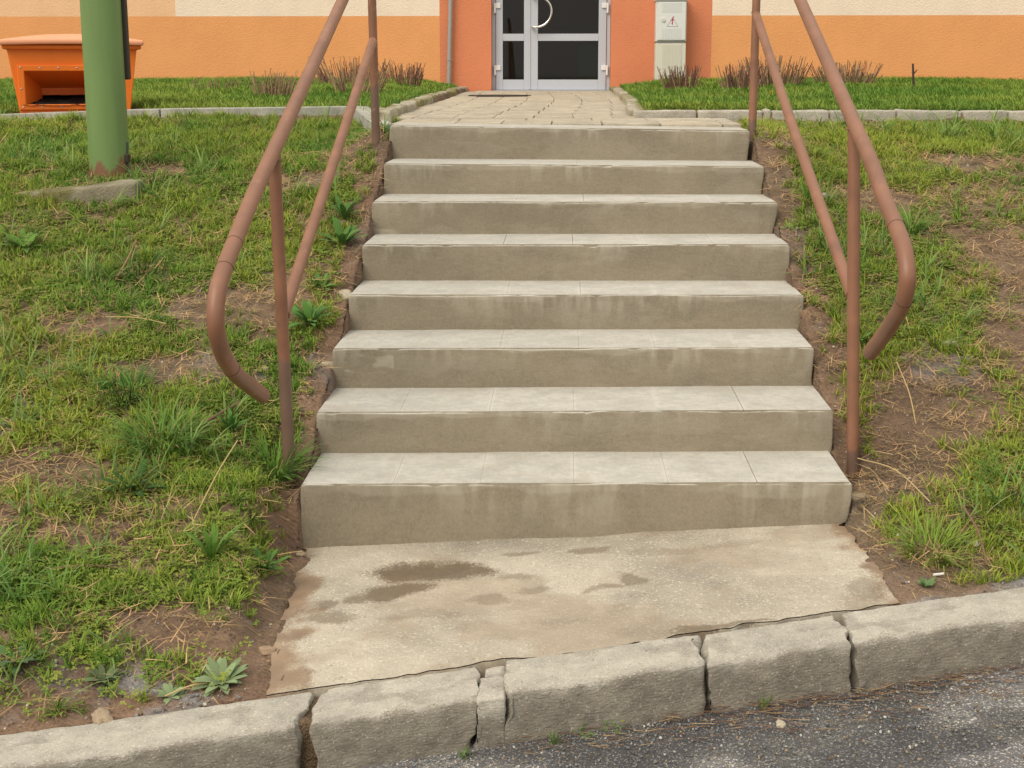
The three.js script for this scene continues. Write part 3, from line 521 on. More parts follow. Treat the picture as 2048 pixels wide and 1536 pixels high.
// ---------------------------------------------------------------- grit bin
{
  const o = group('grit_bin', -3.12, 1.06, -4.1); o.rotation.y = 0.36; tag(o, 'orange plastic grit bin with pale lid behind the green pole', 'grit bin');
  const body = mat({ color: lin(0.9, 0.21, 0.022), roughness: 0.45, map: T.plain }), lidM = mat({ color: lin(0.8, 0.36, 0.2), roughness: 0.5, map: T.plain }), grit = mat({ color: lin(0.1, 0.095, 0.09), map: T.asph, bumpMap: T.asphBump, bumpScale: 0.01 }), steel = mat({ color: lin(0.5, 0.5, 0.5), roughness: 0.4, metalness: 0.8 });
  // hollow tapered tub: front wall with the mouth cut out, sides, back, floor; front face at z = 0, depth 0.62
  const H = 0.43, hb = 0.325, ht = 0.385, ox0 = -0.3, ox1 = 0.075, oy0 = 0.055, oy1 = 0.275;
  const half = (y) => mix(hb, ht, y / H), fz = (y) => mix(-0.04, 0.0, y / H);
  const s = new THREE.Shape([[-hb, 0], [hb, 0], [ht, H], [-ht, H]].map((q) => new THREE.Vector2(...q)));
  s.holes.push(new THREE.Path([[ox0, oy0], [ox0, oy1], [ox1, oy1], [ox1, oy0]].map((q) => new THREE.Vector2(...q))));
  const fg = new THREE.ExtrudeGeometry(s, { depth: 0.014, bevelEnabled: true, bevelSize: 0.006, bevelThickness: 0.004, bevelSegments: 2 }); { const p = fg.attributes.position; for (let k = 0; k < p.count; k++) p.setZ(k, p.getZ(k) - 0.02 + fz(p.getY(k))); fg.computeVertexNormals(); }
  mesh('front_wall', boxUV(fg), body, o);
  const shell = (f) => { const g = new THREE.BoxGeometry(2, 1, 1, 1, 1, 1), p = g.attributes.position; for (let k = 0; k < p.count; k++) { const y = (p.getY(k) + 0.5) * H, q = f(p.getX(k), y, p.getZ(k) + 0.5); p.setXYZ(k, ...q); } g.computeVertexNormals(); return boxUV(g); };
  mesh('side_wall', shell((x, y, t) => [-half(y) + (x > 0 ? 0.012 : 0), y, mix(-0.62, fz(y) - 0.022, t)]), body, o);
  mesh('side_wall', shell((x, y, t) => [half(y) - (x < 0 ? 0.012 : 0), y, mix(-0.62, fz(y) - 0.022, t)]), body, o);
  mesh('back_wall', shell((x, y, t) => [x * (half(y) - 0.013), y, mix(-0.62, -0.606, t)]), body, o);
  mesh('floor', box(-hb + 0.014, hb - 0.014, 0.002, 0.014, -0.6, -0.07), body, o);
  // mouth: raised frame and funnel walls
  const f2 = new THREE.Shape([[ox0 - 0.028, oy0 - 0.022], [ox1 + 0.028, oy0 - 0.022], [ox1 + 0.028, oy1 + 0.025], [ox0 - 0.028, oy1 + 0.025]].map((q) => new THREE.Vector2(...q)));
  f2.holes.push(new THREE.Path([[ox0 + 0.002, oy0 + 0.002], [ox0 + 0.002, oy1 - 0.002], [ox1 - 0.002, oy1 - 0.002], [ox1 - 0.002, oy0 + 0.002]].map((q) => new THREE.Vector2(...q))));
  const fg2 = new THREE.ExtrudeGeometry(f2, { depth: 0.01, bevelEnabled: true, bevelSize: 0.005, bevelThickness: 0.005, bevelSegments: 3 }); { const p = fg2.attributes.position; for (let k = 0; k < p.count; k++) p.setZ(k, p.getZ(k) + fz(p.getY(k))); fg2.computeVertexNormals(); }
  const mf = mesh('mouth_frame', boxUV(fg2), body, o);
  const quad = (...q) => { const g = new THREE.BufferGeometry(); g.setAttribute('position', new THREE.Float32BufferAttribute(q.flat(), 3)); g.setIndex([0, 1, 2, 0, 2, 3]); const n = g.clone(); n.translate(0, 0, -0.006); const m = mergeGeometries([g, n]); m.computeVertexNormals(); return boxUV(m); };
  const zf = -0.03, zb = -0.3, ix0 = ox0 + 0.1, ix1 = ox1 - 0.01;
  mesh('chute_roof', quad([ox0, oy1, zf], [ox1, oy1, zf], [ix1, oy0 + 0.105, zb], [ix0, oy0 + 0.105, zb]), body, o);
  mesh('chute_side', quad([ox0, oy0, zf], [ox0, oy1, zf], [ix0, oy0 + 0.105, zb], [ix0, oy0, zb]), body, o);
  mesh('chute_side', quad([ox1, oy0, zf], [ox1, oy1, zf], [ix1, oy0 + 0.105, zb], [ix1, oy0, zb]), body, o);
  mesh('chute_back', quad([ix0, oy0 + 0.105, zb], [ix1, oy0 + 0.105, zb], [ix1, oy0 + 0.06, zb - 0.004], [ix0, oy0 + 0.06, zb - 0.004]), body, o);
  const gg = new THREE.PlaneGeometry(0.4, 0.42, 30, 30).rotateX(-Math.PI / 2); { const p = gg.attributes.position; for (let k = 0; k < p.count; k++) p.setY(k, -p.getZ(k) * 0.12 + (fbm(p.getX(k) * 20, p.getZ(k) * 20, 1, 3) - 0.5) * 0.03); gg.computeVertexNormals(); }
  stuff(mesh('grit', gg.translate(-0.11, 0.082, -0.22), grit, o));
  for (const [x, y] of [[-0.315, 0.29], [-0.2, 0.288], [-0.09, 0.288], [0.02, 0.288], [-0.315, 0.16], [-0.31, 0.045], [-0.2, 0.044], [-0.08, 0.044]]) mesh('bolt', new THREE.SphereGeometry(0.006, 10, 8).scale(1, 1, 0.6).translate(x, y, fz(y) + 0.015), steel, mf);
  mesh('rim', (() => { const g = rbox(-ht - 0.03, ht + 0.03, H - 0.028, H, -0.65, 0.03, 0.012); return boxUV(g); })(), body, o);
  // domed lid
  const lg = gridBox(2 * ht + 0.09, 0.035, 0.74, 24, 1, 12, 0.014); { const p = lg.attributes.position; for (let k = 0; k < p.count; k++) { const u = p.getX(k) / (ht + 0.045), v = p.getZ(k) / 0.37; p.setY(k, p.getY(k) + 0.04 * (1 - u * u) * (1 - v * v * 0.85) - (Math.abs(v) > 0.9 || Math.abs(u) > 0.93 ? 0.004 : 0)); } lg.translate(0, H + 0.016, -0.31); lg.computeVertexNormals(); }
  mesh('lid', boxUV(lg), lidM, o);
}

// ---------------------------------------------------------------- green pole on a concrete footing
{
  const o = group('lamp_post', -2.33, 0.79, -2.4); o.rotation.z = 0.004; tag(o, 'thick green steel pole with rusty foot and black cable strip', 'pole');
  const g = new THREE.CylinderGeometry(0.093, 0.099, 5.2, 64, 260, true).translate(0, 2.45, 0); g.deleteAttribute('uv');
  addColor(g, (x, y, z) => { const a = Math.atan2(z, x), e = 0.085 + 0.07 * (fbm(Math.cos(a) * 3.2 + 5, Math.sin(a) * 3.2, 2, 3) - 0.5) * 2 + 0.03 * Math.sin(a * 5); const r = sm(e + 0.006, e - 0.006, y), f = fbm(a * 3, y * 3, 4, 4); const sc = sm(0.72, 0.76, fbm(a * 5, y * 9, 8, 3)) * 0.4; const k = 0.86 + 0.26 * f; return [mix(0.15 * k, 0.2 * k, Math.max(r, sc * 0.3)), mix(0.245 * k, 0.095 * k, Math.max(r, sc * 0.3)), mix(0.078 * k, 0.05 * k, r)]; });
  mesh('shaft', g, mat({ vertexColors: true, roughness: 0.5 }), o);
  const black = mat({ color: lin(0.035, 0.025, 0.018), roughness: 0.6 });
  mesh('cable_strip', rbox(-0.112, 0.116, 0.5, 5, -0.06, -0.02, 0.008), black, o);
  mesh('earth_strap', tube([V(0.095, -0.02, 0.03), V(0.103, 0.05, 0.025), V(0.097, 0.12, 0.02), V(0.1, 0.19, 0.01)], 0.006, 24, 8), mat({ color: lin(0.07, 0.08, 0.08), roughness: 0.6, metalness: 0.4 }), o);
  mesh('earth_clamp', rbox(0.088, 0.108, 0.09, 0.13, 0.0, 0.04, 0.004), black, o);
  const f = gridBox(0.62, 0.22, 0.42, 16, 5, 10, 0.02); roughen(f, 0.015, 8, 3, 3); f.rotateZ(0.09).rotateY(0.12).translate(-2.41, 0.672, -2.22);
  { const p = f.attributes.position; for (let k = 0; k < p.count; k++) { const u = (p.getX(k) + 2.1) / -0.6; p.setZ(k, p.getZ(k) - sm(0.5, 1.1, u) * 0.12 * (p.getZ(k) > -2.2 ? 1 : 0)); } f.computeVertexNormals(); }
  const ft = mesh('pole_footing', addColor(boxUV(f, 1 / 0.6), (x, y, z) => { const t = sm(0.45, 0.6, fbm(x * 9, y * 9, z * 9, 3)); return [mix(0.62, 0.34, t), mix(0.6, 0.33, t), mix(0.5, 0.16, t)]; }), M.concMoss); tag(ft, 'mossy concrete block at the foot of the green pole', 'footing');
}

// ---------------------------------------------------------------- handrails
const railPaint = mat({ vertexColors: true, roughness: 0.46, bumpMap: T.renderBump, bumpScale: 0.0004 });
const railCol = (wornY, seed) => (x, y, z) => {
  const f = fbm(x * 14 + seed, y * 14, z * 14, 4), s = fbm(x * 50, y * 22 + seed, z * 50, 3); const e = wornY + 0.06 * (fbm(x * 25, y * 7, z * 25, 2) - 0.5) * 2 + (x + z) * 0.6 * 0;
  const worn = Math.max(sm(e + 0.008, e - 0.008, y), sm(0.77, 0.8, s) * 0.6), pale = sm(0.23, 0.2, s) * 0.25, k = 0.72 + 0.56 * f;
  const a = [0.235 * k, 0.11 * k, 0.063 * k], b = [0.15 * k, 0.09 * k, 0.065 * k];
  return a.map((q, i) => mix(mix(q, b[i], worn), [0.42, 0.26, 0.18][i], pale));
};
function handrail(label, rail, lower, posts, seed, worn, rings) {
  const p0 = posts[0][0], o = group('handrail', p0.x, p0.y, p0.z); tag(o, label, 'handrail', undefined);
  const add = (name, pts, r, seg, w) => { const g = tube(pts, r, seg, 20); addColor(g, railCol(w, seed)); g.translate(-p0.x, -p0.y, -p0.z); return mesh(name, g, railPaint, o); };
  const rl = add('top_rail', rail, 0.0246, 260, -9);
  const lo = add('lower_rail', lower, 0.0215, 160, -9);
  posts.forEach(([a, b], i) => add('post', [a, b], 0.0212, 160, worn[i]));
  // weld beads
  for (const [q, r] of [[posts[0][1], 0.0225], [posts[1][1], 0.0225]]) { const g = new THREE.TorusGeometry(r, 0.005, 8, 20).rotateX(Math.PI / 2).translate(q.x, q.y - 0.032, q.z); addColor(g, railCol(-9, seed)); g.deleteAttribute('uv'); g.translate(-p0.x, -p0.y, -p0.z); mesh('weld', g, railPaint, rl); }
  for (const [p, t] of rings) { // thin cracked welds round the bend
    const g = new THREE.TorusGeometry(0.0246, 0.001, 6, 28).applyQuaternion(new THREE.Quaternion().setFromUnitVectors(V(0, 0, 1), t.clone().normalize())).translate(p.x - p0.x, p.y - p0.y, p.z - p0.z); mesh('weld', g, mat({ color: lin(0.06, 0.035, 0.025), roughness: 0.8 }), rl);
  }
  return o;
}
{
  const X = -0.991, up = (t) => V(X, 1.083 + 0.386 * t, -0.133 - t);
  handrail('brown pipe handrail curling over the grassy bank on the side of the green pole',
    [up(2.75), up(2.3), up(1.5), up(0.7), up(0), up(-0.3), V(X, 0.85, 0.43), V(X, 0.795, 0.55), V(X, 0.735, 0.638), V(X, 0.66, 0.664), V(X, 0.58, 0.622), V(X, 0.5, 0.52), V(X, 0.42, 0.36), V(X, 0.325, 0.144)],
    [V(X, 0.52, -0.2), V(X, 1.0, -1.325), V(X, 1.478, -2.44)],
    [[V(-0.985, -0.3, -0.21), V(X, 1.085, -0.133)], [V(-0.99, 0.8, -2.5), V(-0.995, 1.96, -2.44)]], 3, [0.37, 1.27], [[V(X, 0.85, 0.43), V(0, -0.4, 0.95)], [V(X, 0.795, 0.55), V(0, -0.5, 0.87)], [V(X, 0.5, 0.52), V(0, -0.5, -0.86)]]);
}
{
  const X = 0.947, up = (t) => V(X, 1.173 + 0.405 * t, -0.416 - t);
  handrail('brown pipe handrail bent down over the bare soil opposite the green pole',
    [up(2.9), up(2.4), up(1.6), up(0.8), up(0), up(-0.3), V(X, 0.945, 0.1), V(X, 0.885, 0.245), V(X, 0.825, 0.355), V(X, 0.755, 0.402), V(X, 0.685, 0.375), V(X, 0.6, 0.262), V(X, 0.448, -0.002)],
    [V(0.962, 0.572, -0.374), V(X, 1.11, -1.64), V(X, 1.632, -2.87)],
    [[V(0.99, -0.3, -0.315), V(0.95, 1.175, -0.41)], [V(0.94, 0.75, -2.8), V(0.95, 2.13, -2.87)]], 11, [0.02, 1.1], [[V(X, 0.885, 0.245), V(0, -0.45, 0.89)], [V(X, 0.685, 0.375), V(0, -0.72, -0.7)]]);
}

// ---------------------------------------------------------------- vegetation
class Leafy { // collects curved blades and leaves into one geometry
  constructor() { this.p = []; this.i = []; this.c = []; }
  blade(o, az, len, w, lean, bend, seg = 3, col = [1, 1, 1], shape = 0) { // shape 0 tapering blade, 1 lance leaf
    const dir = V(Math.cos(az), 0, Math.sin(az)), side = V(-Math.sin(az), 0, Math.cos(az)); let q = o.clone(), a = lean; const b = this.p.length / 3;
    for (let k = 0; k <= seg; k++) {
      const t = k / seg, ww = shape ? w * (0.18 + Math.sin(Math.PI * Math.min(1, t * 0.92 + 0.04)) * 0.9) : w * (1 - 0.75 * t * t);
      const cup = shape ? 0.25 * ww : 0.15 * ww;
      if (k === seg) { this.p.push(q.x, q.y, q.z); this.c.push(...col); } else {
        this.p.push(q.x - side.x * ww / 2, q.y + cup, q.z - side.z * ww / 2, q.x + side.x * ww / 2, q.y + cup, q.z + side.z * ww / 2); this.c.push(...col, ...col);
        if (k < seg - 1) { const m = b + k * 2; this.i.push(m, m + 1, m + 2, m + 1, m + 3, m + 2); } else { const m = b + k * 2; this.i.push(m, m + 1, m + 2); }
      }
      q.addScaledVector(dir, Math.sin(a) * len / seg).add(V(0, Math.cos(a) * len / seg, 0)); a += bend / seg;
    }
    return this;
  }
  stick(a, b, r0, r1, col, n = 5) { const m = this.p.length / 3, d = b.clone().sub(a).normalize(), s = V(0.3, 0.1, 1).cross(d).normalize(), t = d.clone().cross(s); for (const [q, r] of [[a, r0], [b, r1]]) for (let k = 0; k < n; k++) { const w = 2 * Math.PI * k / n, u = s.clone().multiplyScalar(Math.cos(w) * r).addScaledVector(t, Math.sin(w) * r).add(q); this.p.push(u.x, u.y, u.z); this.c.push(...col); } for (let k = 0; k < n; k++) { const e = (k + 1) % n; this.i.push(m + k, m + e, m + n + k, m + e, m + n + e, m + n + k); } for (let k = 1; k < n - 1; k++) this.i.push(m + n, m + n + k, m + n + k + 1); return this; }
  geo() { const g = new THREE.BufferGeometry(); g.setAttribute('position', new THREE.Float32BufferAttribute(this.p, 3)); g.setAttribute('color', new THREE.Float32BufferAttribute(this.c, 3)); g.setIndex(this.i); g.computeVertexNormals(); return g; }
}
const leafM = new THREE.MeshPhysicalMaterial({ vertexColors: true, roughness: 0.75, side: THREE.DoubleSide, transmission: 0.25, thickness: 0, specularIntensity: 0.35 });
const dryM = mat({ vertexColors: true, roughness: 0.95, side: THREE.DoubleSide });
const J = (R, a, b) => a + (b - a) * R();
function tuftShort(seed, n = 15, hi = 0.07) { const R = rng(seed), L = new Leafy(); for (let k = 0; k < n; k++) { const a = R() * 6.28, r = 0.022 * Math.sqrt(R()), dry = R() < 0.08; const s = J(R, 0.75, 1.2); L.blade(V(Math.cos(a) * r, -0.008, Math.sin(a) * r), R() * 6.28, J(R, 0.035, hi * 1.15), J(R, 0.0042, 0.0075), J(R, 0.05, 0.7), J(R, 0.2, 1.3), 3, dry ? [1.5, 1.05, 1.6] : [s, s, s]); } return L.geo(); }
function tuftLong(seed) { const R = rng(seed), L = new Leafy(); for (let k = 0; k < 8; k++) { const s = J(R, 0.75, 1.2), dry = R() < 0.12; L.blade(V(J(R, -0.02, 0.02), -0.008, J(R, -0.02, 0.02)), R() * 6.28, J(R, 0.08, 0.17), J(R, 0.004, 0.0075), J(R, 0.25, 0.95), J(R, 0.5, 1.5), 5, dry ? [1.6, 1.1, 1.8] : [s, s, s]); } return L.geo(); }
function tuftHerb(seed) { const R = rng(seed), L = new Leafy(); for (let k = 0; k < 15; k++) { const a = R() * 6.28, r = 0.04 * Math.sqrt(R()), h = J(R, 0.004, 0.03), s = J(R, 0.75, 1.2), yel = R() < 0.03; const o = V(Math.cos(a) * r, h, Math.sin(a) * r); for (let q = 0; q < 3; q++) L.blade(o, a + q * 2.1 + J(R, -0.3, 0.3), J(R, 0.007, 0.013), J(R, 0.005, 0.009), J(R, 1.1, 1.6), J(R, 0, 0.5), 2, yel ? [2.3, 1.3, 0.7] : [s, s, s], 1); } return L.geo(); }
function litter(seed) { const R = rng(seed), L = new Leafy(); for (let k = 0; k < 7; k++) { const s = J(R, 0.6, 1.3); L.blade(V(J(R, -0.05, 0.05), J(R, 0.003, 0.03), J(R, -0.05, 0.05)), R() * 6.28, J(R, 0.03, 0.1), J(R, 0.002, 0.004), J(R, 1.3, 1.6), J(R, -0.2, 0.2), 2, [s, s, s]); } return L.geo(); }
function scatter(name, geos, m, label, category, seed, areas, accept, color, size) {
  const lists = geos.map(() => []), R = rng(seed);
  for (const [x0, x1, z0, z1, dens] of areas) { const n = Math.round((x1 - x0) * (z1 - z0) * dens); for (let k = 0; k < n; k++) { const x = J(R, x0, x1), z = J(R, z0, z1), a = R(), b = R(), c = R(), d = R(), e = R(); if (a < accept(x, z)) lists[Math.floor(b * geos.length)].push([x, z, c, d, e]); } }
  const mtx = new THREE.Matrix4(), col = new THREE.Color();
  geos.forEach((g, gi) => {
    const l = lists[gi]; if (!l.length) return; const im = new THREE.InstancedMesh(g, m, l.length); im.name = numbered(name); im.castShadow = im.receiveShadow = true;
    l.forEach(([x, z, c, d, e], k) => {
      const y = ground(x, z) + (z > -4 && Math.abs(x) < 3.4 ? (fbm(x * 34, z * 34, 2, 3) - 0.5) * 0.026 : 0), s = size(x, z, d);
      mtx.compose(V(x, y, z), new THREE.Quaternion().setFromEuler(new THREE.Euler(z > -3.7 ? 0.22 + (e - 0.5) * 0.3 : (e - 0.5) * 0.3, c * 6.28, (d - 0.5) * 0.3, 'XYZ')), V(s, s * (0.8 + 0.4 * Math.abs(2 * c - 1)), s)); im.setMatrixAt(k, mtx);
      const q = color(x, z, e, c); im.setColorAt(k, col.setRGB(q[0], q[1], q[2]));
    });
    stuff(im, label, category); scene.add(im);
  });
}
const onBank = (x, z) => { const ax = Math.abs(x); if (z > kerbBack(x) - 0.05) return false; if (z < 0.03 && z > -2.9 && ax < 0.95) return false; if (z <= -2.9 && x > -1.0 && x < (z > -3.62 ? 0.93 : pathR(z) + 0.1)) return false; if (z < -3.7 && x > pathL(z) - 0.13 && x < 0) return false; if (z >= 0.03 && x > apronL(z) - 0.03 && x < apronR(z) + 0.03) return false; if (x < -1.25 && z < -3.55 && z > -3.98 && Math.abs(z + 3.9 + (x < -1.3 ? 0.06 * (x + 1.29) * -1 * -1 : 0) * 0 - (0.07 * clamp((-1.29 - x) / 1.1, 0, 5))) < 0.08) return false; if (x > 0.3 && z < -3.6 && z > -3.8) return false; if (Math.hypot(x + 2.33, z + 2.4) < 0.13) return false; if (x > -3.6 && x < -2.62 && z < -3.8 && z > -4.75) return false; return true; };
const hue = (x, z) => fbm(x * 1.7 + 21, z * 1.7, 6, 3);
const green = (x, z, e, c) => { const h = clamp((hue(x, z) - 0.25) / 0.4 + (c - 0.5) * 0.6, 0, 1), v = 1; return [mix(0.12, 0.28, h) * v, mix(0.25, 0.355, h) * v, mix(0.03, 0.045, h) * v]; };
const lawnG = (x, z, e, c) => { const h = clamp((hue(x, z) - 0.3) / 0.4 + (c - 0.5) * 0.6, 0, 1), v = 0.98; return [mix(0.13, 0.26, h) * v, mix(0.265, 0.36, h) * v, mix(0.035, 0.055, h) * v]; };
const BANK = [[-3.5, -0.93, -3.9, 1.25], [0.93, 3.1, -3.7, 0.75]];
const area = (d) => BANK.map((a) => [...a, d]);
const lushTop = (x, z) => sm(-2.0, -3.2, z); // the top of the bank is mown but dense
scatter('bank_grass', [tuftShort(1), tuftShort(2), tuftShort(3, 12, 0.09)], leafM, 'short fine green grass growing over the earth bank', 'grass', 101, area(3300), (x, z) => onBank(x, z) ? Math.pow(1 - bare(x, z), 1.4) * mix(0.8, 1, lushTop(x, z)) * (0.4 + 0.6 * sm(0.34, 0.5, fbm(x * 5, z * 5, 55, 3))) : 0, green, (x, z, d) => (0.34 + 0.55 * d) * mix(1, 1.15, lushTop(x, z)));
scatter('clover_cover', [tuftHerb(5), tuftHerb(6)], leafM, 'low clover and chickweed creeping over the earth bank', 'ground cover', 102, area(1100), (x, z) => onBank(x, z) ? (1 - bare(x, z)) * sm(0.34, 0.56, fbm(x * 4 + 7, z * 4, 56, 3)) * mix(0.85, 0.4, lushTop(x, z)) : 0, (x, z, e, c) => { const v = 1; return [mix(0.16, 0.28, c) * v, mix(0.26, 0.33, c) * v, mix(0.035, 0.05, c) * v]; }, (x, z, d) => 0.5 + 0.5 * d);
scatter('long_grass', [tuftLong(8), tuftLong(9)], leafM, 'longer arching grass blades standing out on the earth bank', 'grass', 103, area(220), (x, z) => onBank(x, z) ? Math.pow(1 - bare(x, z), 1.2) * sm(0.48, 0.64, fbm(x * 3 + 17, z * 3, 58, 3)) * mix(0.7, 0.5, lushTop(x, z)) : 0, (x, z, e, c) => { const v = 0.95; return [mix(0.12, 0.24, c) * v, mix(0.25, 0.34, c) * v, mix(0.05, 0.09, c) * v]; }, (x, z, d) => 0.6 + 0.6 * d);
scatter('dead_grass', [litter(11), litter(12)], dryM, 'dry straw and dead grass lying on the earth bank', 'dead grass', 104, area(1000), (x, z) => onBank(x, z) ? (0.5 + 0.3 * bare(x, z)) * (z > 0.45 ? 0.35 : 1) : 0, (x, z, e, c) => { const v = 0.5 + 0.7 * e; return [0.38 * v, mix(0.23, 0.28, c) * v, 0.12 * v]; }, (x, z, d) => 0.5 + 0.6 * d);
scatter('lawn_grass', [tuftShort(21, 17, 0.08), tuftShort(22, 17, 0.09)], leafM, 'green lawn between the kerb and the orange wall', 'lawn', 105, [[-6.5, -1.0, -10.45, -3.85, 1200], [0.4, 5.5, -10.45, -3.75, 1200]], (x, z) => onBank(x, z) ? (1 - bare(x, z)) : 0, lawnG, (x, z, d) => 0.5 + 0.6 * d);
// loose stones: grey chippings and earth crumbs
function pebble(seed) { const g = new THREE.IcosahedronGeometry(1, 1), p = g.attributes.position, m = mergeVertices((g.deleteAttribute('normal'), g.deleteAttribute('uv'), g), 1e-4), q = m.attributes.position; for (let k = 0; k < q.count; k++) { const s = 0.75 + 0.5 * vn(q.getX(k) * 1.3 + seed, q.getY(k) * 1.3, q.getZ(k) * 1.3); q.setXYZ(k, q.getX(k) * s, q.getY(k) * s * 0.65, q.getZ(k) * s * 0.85); } m.computeVertexNormals(); return m; }
const stoneM = mat({ roughness: 0.95 });
scatter('gravel', [pebble(1), pebble(2)], stoneM, 'grey chippings and earth crumbs strewn over the bank', 'gravel', 106, [...area(900), [-2.2, -0.75, 0.45, 1.3, 8000], [0.9, 2.0, 0.2, 0.72, 2600], [-1.02, -0.8, 0, 1.0, 2600], [0.93, 1.4, -0.6, 0.2, 1500], [-1.1, -0.93, -2.6, 0, 3500], [0.93, 1.12, -2.6, 0, 3500]], (x, z) => (z < kerbBack(x) + 0.05 && onBank(x, Math.min(z, kerbBack(x) - 0.06))) ? (z > 0.5 ? sm(0.4, 0.6, fbm(x * 6, z * 6, 15, 3)) * 0.8 + 0.1 : 0.25 + 0.75 * bare(x, z)) : 0,
  (x, z, e, c) => { const v = 0.5 + 0.9 * e; return c < 0.45 ? [0.17 * v, 0.12 * v, 0.075 * v] : c < 0.85 ? [0.19 * v, 0.185 * v, 0.175 * v] : [0.42 * v, 0.38 * v, 0.3 * v]; }, (x, z, d) => 0.0018 + 0.0045 * d * d * d);

// single plants
function rosette(seed, n, len, w, lean0, lean1, bend, col) { const R = rng(seed), L = new Leafy(); for (let k = 0; k < n; k++) { const s = J(R, 0.75, 1.2), a = k * 2.4 + J(R, -0.3, 0.3); L.blade(V(0, -0.005, 0), a, len * J(R, 0.65, 1.1), w * J(R, 0.75, 1.15), J(R, lean0, lean1), bend * J(R, 0.4, 1.2), 6, col.map((q) => q * s), 1); } return L.geo(); }
function tussock(seed, n, len, col, spread = 0.05) { const R = rng(seed), L = new Leafy(); for (let k = 0; k < n; k++) { const a = R() * 6.28, r = spread * Math.sqrt(R()), s = J(R, 0.7, 1.25), dry = R() < 0.08; L.blade(V(Math.cos(a) * r, -0.01, Math.sin(a) * r), a + J(R, -0.7, 0.7), len * J(R, 0.5, 1.1), J(R, 0.0035, 0.0055), J(R, 0.1, 0.75), J(R, 0.4, 1.7), 6, dry ? [0.32, 0.24, 0.1] : col.map((q) => q * s)); } return L.geo(); }
const GA = [0.13, 0.26, 0.04], GB = [0.1, 0.22, 0.045], GC = [0.24, 0.32, 0.16], GD = [0.22, 0.33, 0.05];
const plant = (name, x, z, g, label, category, grp, dy = 0) => { const o = mesh(name, g, leafM); o.position.set(x, ground(x, z) + dy, z); o.rotation.x = z > -3.6 ? 0.18 : 0; tag(o, label, category, grp); return o; };
plant('grass_tussock', -1.42, -0.15, tussock(31, 260, 0.2, GA, 0.09), 'large arching green grass tussock between the loose straw and the curled rail end', 'grass tussock', 'tussocks');
plant('grass_tussock', -1.03, -0.16, tussock(32, 240, 0.2, GA, 0.05), 'green grass tussock growing round the handrail post foot', 'grass tussock', 'tussocks');
plant('grass_tussock', -1.63, -0.42, tussock(33, 220, 0.14, [0.06, 0.16, 0.02], 0.08), 'dark dense grass tussock on the bank below the green pole', 'grass tussock', 'tussocks');
plant('grass_tussock', 1.08, 0.33, tussock(34, 200, 0.13, GD, 0.08), 'bright yellow green grass tussock beside the concrete apron', 'grass tussock', 'tussocks');
plant('grass_tussock', 1.5, -1.75, tussock(35, 160, 0.14, GA, 0.06), 'grass tussock on the bank behind the bent rail', 'grass tussock', 'tussocks');
plant('grass_tussock', -1.85, -1.4, tussock(36, 160, 0.13, GB, 0.12), 'loose tussock of broad grass blades on the middle of the bank', 'grass tussock', 'tussocks');
plant('grass_tussock', -1.5, 0.12, tussock(37, 90, 0.15, [0.12, 0.2, 0.05], 0.1), 'flattened pale grass tussock near the road kerb', 'grass tussock', 'tussocks');
plant('grass_tussock', 1.42, 0.05, tussock(38, 150, 0.13, GA, 0.09), 'grass tussock on the bank beside the white stone', 'grass tussock', 'tussocks');
plant('plantain', -1.02, -1.58, rosette(41, 16, 0.15, 0.026, 0.25, 0.9, 0.9, GB), 'leafy plantain beside the fifth step under the lower rail', 'weed');
plant('plantain', -1.04, -1.78, rosette(42, 14, 0.15, 0.022, 0.2, 0.9, 0.8, GB), 'leafy plantain beside the sixth step under the lower rail', 'weed');
plant('plantain', -1.05, -0.95, rosette(43, 18, 0.15, 0.026, 0.2, 1.0, 0.9, GB), 'leafy plantain beside the fourth step behind the post', 'weed');
plant('plantain', -1.06, -1.25, rosette(44, 10, 0.1, 0.02, 0.3, 1.1, 0.8, GB), 'small plantain beside the crumbled concrete at the fourth step', 'weed');
plant('plantain', -2.45, -1.6, rosette(45, 16, 0.16, 0.026, 0.3, 1.1, 0.8, GA), 'broad plantain on the bank below the pole footing', 'weed');
plant('plantain', -0.965, 0.33, rosette(46, 18, 0.1, 0.018, 0.15, 0.9, 0.9, GB), 'plantain on the eroded bank edge above the apron', 'weed');
plant('plantain', -1.09, 0.44, rosette(47, 14, 0.14, 0.016, 0.05, 0.6, 0.6, GA), 'upright plantain near the apron edge', 'weed');
plant('plantain', -1.2, -0.25, rosette(48, 12, 0.12, 0.02, 0.1, 0.7, 0.7, GB), 'plantain between the two grass tussocks', 'weed');
plant('hairy_rosette', -0.95, 0.9, rosette(49, 34, 0.085, 0.02, 0.8, 1.35, 0.3, GC), 'wide pale grey green rosette beside the apron corner', 'weed');
plant('hairy_rosette', -1.07, 0.96, rosette(50, 20, 0.05, 0.014, 0.8, 1.4, 0.3, GC), 'small pale rosette on bare soil near the road kerb', 'weed');
plant('hairy_rosette', -1.27, 0.9, rosette(51, 30, 0.06, 0.014, 0.7, 1.4, 0.3, [0.15, 0.2, 0.09]), 'fuzzy grey green rosette beside a white paper scrap', 'weed');
plant('thistle', -1.52, 0.86, rosette(52, 14, 0.1, 0.024, 0.9, 1.4, 0.3, [0.1, 0.18, 0.06]), 'spreading leafy weed on bare soil far from the apron', 'weed');
plant('thistle', -1.44, 0.1, rosette(53, 12, 0.12, 0.024, 0.6, 1.2, 0.5, [0.05, 0.12, 0.02]), 'dark green leafy weed below the large tussock', 'weed');
plant('thistle', 1.02, 0.5, rosette(54, 8, 0.05, 0.016, 0.4, 1.2, 0.5, [0.16, 0.26, 0.1]), 'bluish seedling by the cigarette butt at the kerb', 'weed');
